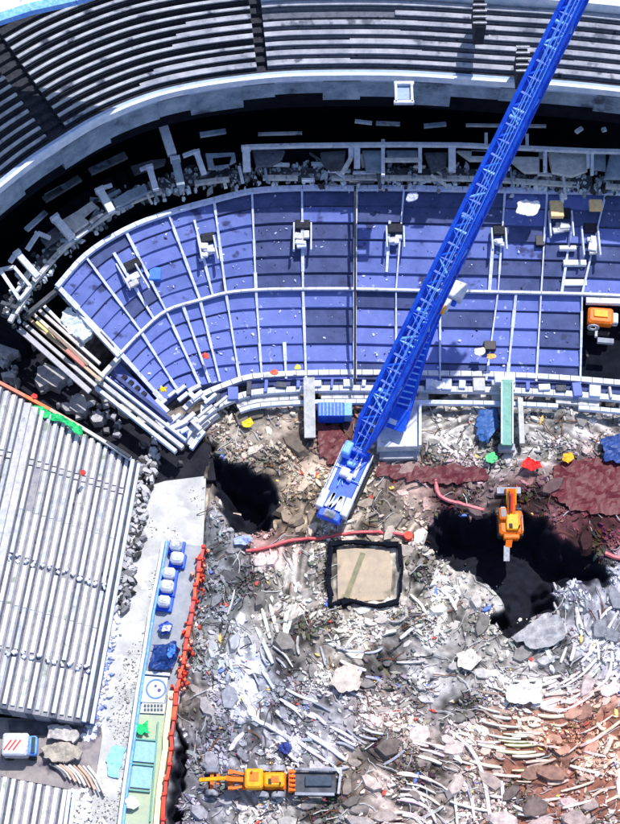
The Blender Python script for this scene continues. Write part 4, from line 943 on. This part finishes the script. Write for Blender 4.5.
for k in range(1500):
    y = R.uniform(486,840); t = (y-486)/354; xl, xr = 146-t*55, 200-t*62 if y > 548 else 204
    x = R.uniform(xl, min(xr, 166-(y-545)*.17) if y > 545 else xr); w = P(x, y, .35)
    if noise.noise((w.x*.4, w.y*.15, 61)) < 0: continue
    s_0 = R.uniform(.03,.11); shard(mb, (w.x, w.y, .38), s_0*R.choice((1,1,2)), s_0, .05, R.uniform(0,3), (0,0), shade((.6,.6,.58), (.3,.6,.9,1.2,1.4)), 4)
tag(mb.build('road_grit', M['stuff']), kind='stuff')
mb = MB()
for k in range(520):
    t = R.random(); y = 590+t*150; x = 116-t*26+R.gauss(0, 4.5); w = P(x, y, .4); s = R.uniform(.08,.28); shard(mb, (w.x, w.y, .45), s*R.choice((1,1,2)), s, .2, R.uniform(0,3), (0,0), R.choice(((.9,.92,.97),(.8,.84,.95),(.3,.38,.75),(.9,.9,.95))), 4)
for k in range(300):
    t = R.random(); y = 495+t*100; x = 142-t*28+R.gauss(0, 3); w = P(x, y, .4); s = R.uniform(.08,.25); shard(mb, (w.x, w.y, .42), s*1.4, s, .12, R.uniform(0,3), (0,0), R.choice(((.85,.84,.82),(.75,.74,.72),(.6,.6,.6))), 4)
for k in range(160):
    y = R.uniform(790,835); x = R.uniform(72,92); w = P(x, y, .4); s = R.uniform(.08,.3); shard(mb, (w.x, w.y, .62), s, s, .15, R.uniform(0,3), (0,0), (.88,.9,.95), 4)
tag(mb.build('road_debris', M['stuff']), kind='stuff')

# ------------------------------------------------------------------ the blue crane
crane = empty('crawler_crane', P(342,485,0), 'bright blue crawler crane with a long lattice boom reaching over the stands', 'crane')
A0, A1 = P(328,520,2.4), P(360,449,2.4); ax = (A1-A0); ax.z = 0; AL = ax.length; ax.normalize(); sx = Vector((ax.y, -ax.x, 0))
CM = Matrix((sx, ax, Vector((0,0,1)))).transposed(); CO = Vector((A0.x, A0.y, 0))
def cb(name, u, v, z, su, sv, sz, m_, bev=.06, parent=crane, col=None, rot=0):
    """u across, v along the machine from its tail"""
    q = MB(); q.box(CO+sx*u+ax*v+Vector((0,0,z)), (su, sv, sz), CM @ Matrix.Rotation(rot, 3, 'Z'), bev); return q.build(name, M[m_], parent, col)
cb('deck', 0, AL*.5, 2.1, 2.4, AL, .5, 'blue'); cb('undercarriage', 0, AL*.62, 1.1, 2.6, 3.0, 1.0, 'conc_dark')
for s in (-1, 1):
    t = cb('track', s*1.35, AL*.58, .8, .75, 6.2, 1.1, 'rubber', .3)
    cb('walkway', s*1.38, AL*.62, 2.25, .32, 4.6, .1, 'rail', .02)
    q = MB(); 
    for zz in (2.6, 3.0): q.bar(CO+sx*s*1.52+ax*(AL*.33)+Vector((0,0,zz)), CO+sx*s*1.52+ax*(AL*.95)+Vector((0,0,zz)), .08)
    for k in range(7): v = AL*(.33+.62*k/6); q.bar(CO+sx*s*1.52+ax*v+Vector((0,0,2.2)), CO+sx*s*1.52+ax*v+Vector((0,0,3.04)), .07)
    q.build('railing', M['white'], crane)
    cb('counterweight', s*1.25, AL*.2, 2.75, .75, 1.9, 1.1, 'white', .08)
cb('tail_block', 0, .35, 2.6, 2.2, .9, 1.0, 'blue', .1); cb('tail_box', 0, .35, 3.2, 1.1, .75, .35, 'bench_l', .06)
for k, (u1, v1, u2, v2) in enumerate(((-.75,1.1,-.45,2.7), (-.35,1.1,-.45,2.7), (-.35,1.1,.3,2.6), (.35,1.1,.3,2.6), (.7,1.1,.5,2.7))):
    q = MB(); q.bar(CO+sx*u1+ax*v1+Vector((0,0,2.62)), CO+sx*u2+ax*v2+Vector((0,0,2.62)), .3, .2); q.build('cover_panel', M['white'], crane)
cb('engine_hood', -.35, AL*.62, 2.75, .9, .95, .8, 'white', .12); cb('winch', .25, AL*.59, 2.6, .5, .8, .6, 'white', .1); cb('winch', .62, AL*.7, 2.6, .35, 1.6, .5, 'white', .1); cb('winch', -.1, AL*.76, 2.6, .9, .45, .5, 'blue_l', .1)
cb('cab', -1.0, AL*.9, 3.0, .85, 1.4, 1.4, 'blue_l', .12); cb('cab_window', -1.0, AL*.9+.5, 3.15, .7, .5, .9, 'glass', .03); cb('mast_foot', 0, AL*.93, 2.8, 1.8, .5, .8, 'blue', .08)
for k in range(9): cb('pipe', R.uniform(-.9,.9), AL*R.uniform(.42,.95), 2.45+.1*(k % 3), .1, R.uniform(.6,1.8), .12, R.choice(('rail','blue_l','white')), .02, rot=R.choice((0, 0, 1.57, .5)))
def lattice(a, b, w0, w1, h, panel_len, chord, brace, m_c, m_b, label=None, name='boom', parent=crane, taper=True, walk=True):
    a, b = Vector(a), Vector(b); d = (b-a); L = d.length; d /= L; s = d.cross(Vector((0,0,1))).normalized(); u = s.cross(d)
    o = bpy.data.objects.new(name, None)
    root = MB()
    n = int(L/panel_len); pts = []
    for k in range(n+1):
        t = k/n; w = w0+(w1-w0)*t; hh = h; 
        if taper and k < 2: w *= (.55, .8)[k]; hh *= (.35, .7)[k]
        c = a+d*L*t; pts.append([c+s*w/2*i+u*hh/2*j for i, j in ((-1,-1),(1,-1),(1,1),(-1,1))])
    holder = None
    for i in range(4):
        q = MB()
        for k in range(n): q.bar(pts[k][i], pts[k+1][i]+(pts[k+1][i]-pts[k][i])*.02, chord)
        ob = q.build('chord', M[m_c], parent)
    cnt = 0
    for k in range(n):
        for f in range(4):
            i, j = f, (f+1) % 4
            q = MB(); q.bar(pts[k][i], pts[k+1][j], brace) if (k % 2) else q.bar(pts[k][j], pts[k+1][i], brace); q.build('brace', M[m_b if (k+f) % 5 else 'blue_l'], parent)
        for f in (0, 2): q = MB(); q.bar(pts[k][f], pts[k][(f+1) % 4], brace*1.1); q.build('cross_bar', M['blue_l' if k % 4 == 0 else m_b], parent)
    if walk:
        q = MB()
        for k in range(n):
            q.bar((pts[k][0]*.62+pts[k][1]*.38)+u*.12, (pts[k+1][0]*.62+pts[k+1][1]*.38)+u*.12, .62, .07)
        q.build('walkway', M[m_c], parent)
    return pts
lattice(P(360,447,3.0), P(592,-36,38), 2.1, 1.45, 1.6, 1.45, .38, .2, 'blue', 'blue')
# hoist ropes beside the boom
q = MB(); q.bar(P(352,466,3.2), P(588,-36,41), .09); q.build('rope', M['blue_l'], crane); q = MB(); q.bar(P(357,467,3.2), P(594,-36,41), .09); q.build('rope', M['blue'], crane)
for (u0, dz) in ((-.5, 1.2), (.1, 1.25), (.5, 1.1)):
    q = MB(); a, b = P(360,447,3.0+dz), P(592,-36,38+dz); q.bar(a+sx*u0, b+sx*u0*.7, .07); q.build('hoist_rope', M['blue_l'], crane)
for t in (.12, .3, .5, .7, .88):
    a, b = P(360,447,3.0), P(592,-36,38); c = a.lerp(b, t)+Vector((0,0,.95)); cb_ = MB(); cb_.box(c, (1.3,.5,.4), CM, .08); cb_.build('pulley_block', M['blue_l'], crane)
# second, ladder like mast lying against the boom, resting on the white platform
mst = empty('lattice_mast', P(399,425,2), 'short blue ladder like lattice mast beside the foot of the boom', 'mast')
ma, mb_ = P(393,420,3.3), P(434,306,9.0); d = (mb_-ma); ML = d.length; d.normalize(); s_ = d.cross(Vector((0,0,1))).normalized(); u_ = s_.cross(d)
def mw(t): return 2.7*(1-t)+1.0*t
for i in (-1, 1):
    for j in (-1, 1):
        q = MB(); q.bar(ma+s_*i*mw(0)/2+u_*j*.5, mb_+s_*i*mw(1)/2+u_*j*.4, .22); q.build('chord', M['blue'], mst)
for k in range(17):
    t = (k+1.6)/18.5; c = ma+d*ML*t; w = mw(t)/2
    q = MB(); q.bar(c-s_*w+u_*.5, c+s_*w+u_*.5+d*.25, .13); q.build('rung', M['blue_l'], mst)
    if k % 2 == 0: q = MB(); q.bar(c-s_*w-u_*.45, c+s_*w-u_*.45+d*.9, .16); q.build('brace', M['blue'], mst)
q = MB(); q.prism([(ma+s_*mw(0)*.55*i+d*v).xy for i, v in ((-1,-.5),(1,-.5),(1,1.9),(-1,1.9))], 0, .12)
pl = MB(); X = Matrix((s_, d, u_)).transposed(); pl.box(ma+d*.3+u_*.62, (2.9,2.2,.14), X, .03); pl.build('head_plate', M['blue'], mst)
pl = MB(); pl.box(ma-d*.1+u_*.74, (1.0,.5,.14), X, .03); pl.build('plate_badge', M['rail'], mst)
pl = MB(); pl.box(ma+d*ML*.5+u_*-.2, (1.9,ML*.95,.1), X, 0); pl.build('deck_plate', M['blue'], mst)
plat = empty('white_platform', P(398,430,0), 'white block platform under the foot of the ladder like mast', 'platform')
quad([(379,404),(420,402),(421,446),(377,447)], 0, 2.2, 'white', 'top_block', plat); quad([(380,450),(419,450),(418,458),(379,459)], -.5, 1.0, 'bench_l', 'front_step', plat)
for x in (378.5, 420): q = MB(); q.bar(P(x,404,2.5), P(x,446,2.5), .25, .5); q.build('side_rail', M['rail'], plat)
bk = empty('work_cab', P(449,303,6), 'white tilted work cab with a yellow end beside the boom', 'cab')
c = P(458,292,9.0); rm = Matrix.Rotation(-.42, 3, 'Z')
for (dx, dy, dz, sx_, sy_, sz_, m_, nm) in ((0,0,0,1.35,1.9,1.1,'white','cab_roof'), (-.45,-1.65,-.1,.55,1.6,.5,'white','arm'), (-.95,-2.4,0,1.1,.9,.6,'yellow','hook_block'), (-.2,-1.2,-.3,1.0,.5,.5,'blue','bracket'), (-.75,-1.4,-.3,.4,1.2,.4,'blue_l','bracket')):
    q = MB(); q.box(c+rm @ Vector((dx,dy,dz)), (sx_,sy_,sz_), rm, .1); q.build(nm, M[m_], bk)

# ------------------------------------------------------------------ teal column, pillar, container
tc_ = empty('teal_column', P(507,418,0), 'teal green steel box column lying across the front wall', 'column')
q = MB(); q.bar(P(507,381,2.9), P(507,446,1.9), 1.15, .9); q.build('column', M['teal'], tc_)
for x in (501.6, 512.6): q = MB(); q.bar(P(x,382,3.3), P(x,444,2.3), .14, .4); q.build('flange', M['rail'], tc_)
q = MB(); q.bar(P(520,398,1.9), P(522,444,1.4), .5, .5); q.build('side_beam', M['conc'], tc_)
boxat(507,447,1.7,1.6,.7,.7,'bench_l','foot_block',tc_); boxat(505,379,3.3,2.0,.7,.7,'white','head_block',tc_)
q = MB(); q.bar(P(309,378,2.9), P(310,438,1.2), 1.1, .8); tag(q.build('concrete_beam', M['conc']), 'grey concrete beam leaning upright left of the blue container', 'beam')
q = MB(); q.bar(P(355,186,9.4), P(355,384,2.9), .22, .25); tag(q.build('pole', M['step_d']), 'long dark pole lying up the centre line of the blue stand', 'pole')
ct = empty('container', P(334,409,.5), 'small bright blue container with a pale end between pillar and crane', 'container')
boxat(331,409,2.2,2.6,1.5,1.7,'blue','body',ct,bev=.06); boxat(348,409,2.1,.8,1.4,1.5,'blue_l','end_box',ct)
for k in range(7): boxat(320+k*3.6,409,2.26,.1,1.4,.06,'blue_l','rib',ct,bev=0)

# ------------------------------------------------------------------ excavators
def machine(name, loc, z, rot, label, cat, parts, group=None):
    t = empty(name, (loc.x, loc.y, z), label, cat, group); Rm = Matrix.Rotation(rot, 3, 'Z'); o0 = Vector((loc.x, loc.y, z))
    for p in parts:
        q = MB()
        if p[0] == 'box': _, nm, m_, cc_, sz, bv = p; q.box(o0+Rm @ Vector(cc_), sz, Rm, bv)
        elif p[0] == 'bar': _, nm, m_, a, b, w = p; q.bar(o0+Rm @ Vector(a), o0+Rm @ Vector(b), *w)
        elif p[0] == 'wheel': _, nm, m_, cc_, r, w = p; q.wheel(o0+Rm @ Vector(cc_), Rm @ Vector((0,1,0)), r, w)
        elif p[0] == 'tube': _, nm, m_, pts, r = p; q.tube([o0+Rm @ Vector(v) for v in pts], r, 8)
        q.build(nm, M[m_], t)
    return t
# upper excavator: faces the blue stand (+x of its own frame is up the picture)
w = P(509,524,0); zz = -.3
machine('excavator', w, zz, math.pi/2, 'orange tracked excavator with a raised blade at the edge of the black pit', 'excavator', [
 ('box','track','rubber',(0,.95,.45),(3.0,.5,.85),.25), ('box','track','rubber',(0,-.95,.45),(3.0,.5,.85),.25), ('box','undercarriage','conc_dark',(0,0,.6),(1.8,1.5,.5),.05),
 ('box','body','orange',(-.35,0,1.35),(2.4,2.3,.9),.2), ('box','hood','yellow',(-.45,-.1,1.95),(1.6,1.2,.4),.12), ('box','cab','orange',(.35,.75,1.85),(1.2,.75,1.0),.12), ('box','cab_window','glass',(.35,.75,2.37),(.8,.5,.05),.01),
 ('box','counterweight','orange',(-1.75,0,1.3),(.5,1.5,.8),.15), ('bar','boom','orange',(.3,-.05,1.7),(2.4,-.05,2.9),(.75,.5)), ('bar','boom_cylinder','red',(.6,-.05,2.25),(2.0,-.05,3.25),(.22,.22)), ('bar','stick','orange',(2.3,-.05,2.9),(3.0,-.05,1.4),(.9,.45)),
 ('bar','stick_rail','yellow',(1.2,.35,2.3),(2.6,.35,3.0),(.15,.2)), ('bar','stick_rail','yellow',(1.2,-.45,2.3),(2.6,-.45,3.0),(.15,.2)), ('bar','blade','bench_l',(3.0,-1.15,1.3),(3.0,1.15,1.3),(.65,.5)),
 ('bar','tail_arm','orange',(-1.9,.2,1.4),(-2.6,.3,1.0),(.6,.3)), ('bar','tail_pipe','steel',(-2.5,.45,1.0),(-3.9,.5,.6),(.55,.3)), ('tube','exhaust','rubber',[(-1.0,-.7,1.8),(-1.0,-.7,2.6)],.08), ('tube','hydraulic_hose','rubber',[(.2,.2,2.1),(1.0,.25,2.8),(2.2,.2,3.3)],.05), ('tube','handrail','steel',[(-1.4,-1.05,1.8),(-1.4,-1.05,2.2),(.2,-1.05,2.2),(.2,-1.05,1.8)],.04), ('box','hatch','rubber',(-.9,.1,2.17),(.5,.35,.04),.01), ('box','headlight','white',(.95,.75,2.2),(.1,.4,.15),.02)]+[('box','track_pad','conc_dark',(x*.3-1.35, s*.95, .9),(.16,.54,.06),.01) for x in range(10) for s in (-1,1)])
# lower wheeled machine
w = P(256,784,0)
machine('wheeled_excavator', w, .35, 0, 'orange wheeled machine with a long front arm and dark trailing bed', 'excavator',
 [('wheel','wheel','bench_l',(x, y, .5), .6, .5) for x, y in ((-3.9,1.0),(-3.9,-1.0),(.6,-1.15),(.6,1.15),(2.0,-1.15),(2.0,1.15))]+
 [('box','hub','rubber',(x, y, .5), (.5,.52,.5), .15) for x, y in ((-3.9,1.0),(-3.9,-1.0),(.6,-1.15),(.6,1.15),(2.0,-1.15),(2.0,1.15))]+
 [('box','chassis','orange',(.7,0,.75),(4.0,1.5,.5),.1), ('box','cab','yellow',(-.1,0,1.6),(1.6,1.7,1.3),.15), ('box','roof_hatch','orange',(-.1,.1,2.27),(.8,.8,.06),.02), ('box','windscreen','glass',(-.95,0,1.75),(.08,1.3,.7),.01),
  ('box','engine_hood','yellow',(1.65,0,1.35),(1.8,1.25,.8),.15), ('box','grille','orange',(1.75,0,1.78),(.7,.6,.06),.02), ('bar','axle','orange',(-3.9,-.9,.55),(-3.9,.9,.55),(.3,.3)),
  ('bar','boom','orange',(-.8,.0,1.5),(-2.6,0,2.2),(.5,.4)), ('bar','stick','yellow',(-2.4,0,2.2),(-4.9,0,1.3),(.32,.35)), ('bar','collar','orange',(-2.2,-.85,1.3),(-2.2,.85,1.3),(.4,.5)), ('bar','side_arm','orange',(-2.3,.8,1.3),(-1.0,.5,1.2),(.25,.3)), ('bar','side_arm','orange',(-2.3,-.8,1.3),(-1.0,-.5,1.2),(.25,.3)), ('bar','collar','orange',(-3.3,-.45,1.6),(-3.3,.45,1.6),(.25,.3)),
  ('tube','beacon','red',[(-.3,.5,2.25),(-.3,.5,2.5)],.1), ('tube','exhaust','rubber',[(2.2,-.4,1.7),(2.2,-.4,2.3)],.08), ('tube','hydraulic_hose','rubber',[(-.9,.25,1.8),(-1.8,.3,2.4),(-2.8,.2,2.3)],.05), ('tube','handrail','steel',[(.8,.7,1.7),(.8,.7,2.1),(2.4,.7,2.1)],.035), ('box','vent','rubber',(1.3,-.2,1.77),(.3,.5,.04),.01)]+
 [('box','tooth','orange',(3.3, y, 1.1),(.5,.22,.5),.04) for y in (-.85,-.45,-.05,.35,.75)]+[('bar','cross_beam','orange',(3.1,-1.0,.9),(3.1,1.0,.9),(.3,.4)),
  ('box','bed','conc_dark',(5.3,-.1,.6),(3.7,1.9,.15),.03), ('bar','bed_rail','bench_l',(3.5,1.0,1.0),(7.2,.95,1.0),(.22,.3)), ('bar','bed_rail','bench_l',(3.5,-1.15,1.0),(7.0,-1.2,1.0),(.24,.3)), ('bar','tailgate','steel',(7.35,-1.15,.95),(7.6,.95,.95),(.22,.4)), ('box','bed_load','glass',(5.6,0,.8),(2.4,.9,.25),.08)])
# machine in the hole at the right edge
w = P(600,327,2.6)
machine('excavator', w, 2.4, -.1, 'bright orange compact excavator in the black opening of the blue stand', 'excavator', [
 ('box','track','rubber',(-.2,.8,.35),(2.2,.4,.6),.2), ('box','track','rubber',(-.2,-.8,.35),(2.2,.4,.6),.2), ('box','body','orange',(-.2,.5,1.3),(2.5,1.8,1.1),.2), ('box','hood','yellow',(-.2,.6,1.9),(1.4,.8,.2),.08), ('box','rear_box','white',(1.3,.5,1.1),(.6,1.2,.8),.1),
 ('bar','boom','steel',(-.5,-.3,1.2),(-.6,-1.9,1.5),(.25,.25)), ('wheel','reel','steel',(-.9,-.9,1.6),.6,.15), ('bar','bucket','bench_l',(-.4,-2.1,1.2),(1.2,-2.1,1.2),(.5,.4))])
g = MB(); g.prism([P(*p, .9).xy for p in [(584,300),(660,300),(660,384),(582,384)]], -4, .7); tag(g.build('opening_floor', M['void']), kind='structure')
q = MB(); q.bar(P(586,301,4.4), P(650,303,4.4), .6, .5); tag(q.build('lintel', M['white']), 'white lintel above the black opening at the right edge', 'lintel')
sh = [(566,368,.9,'dark'), (548,370,.5,'d')]
for o in bpy.data.objects:
    if o.parent and o.parent.type == 'MESH': pass
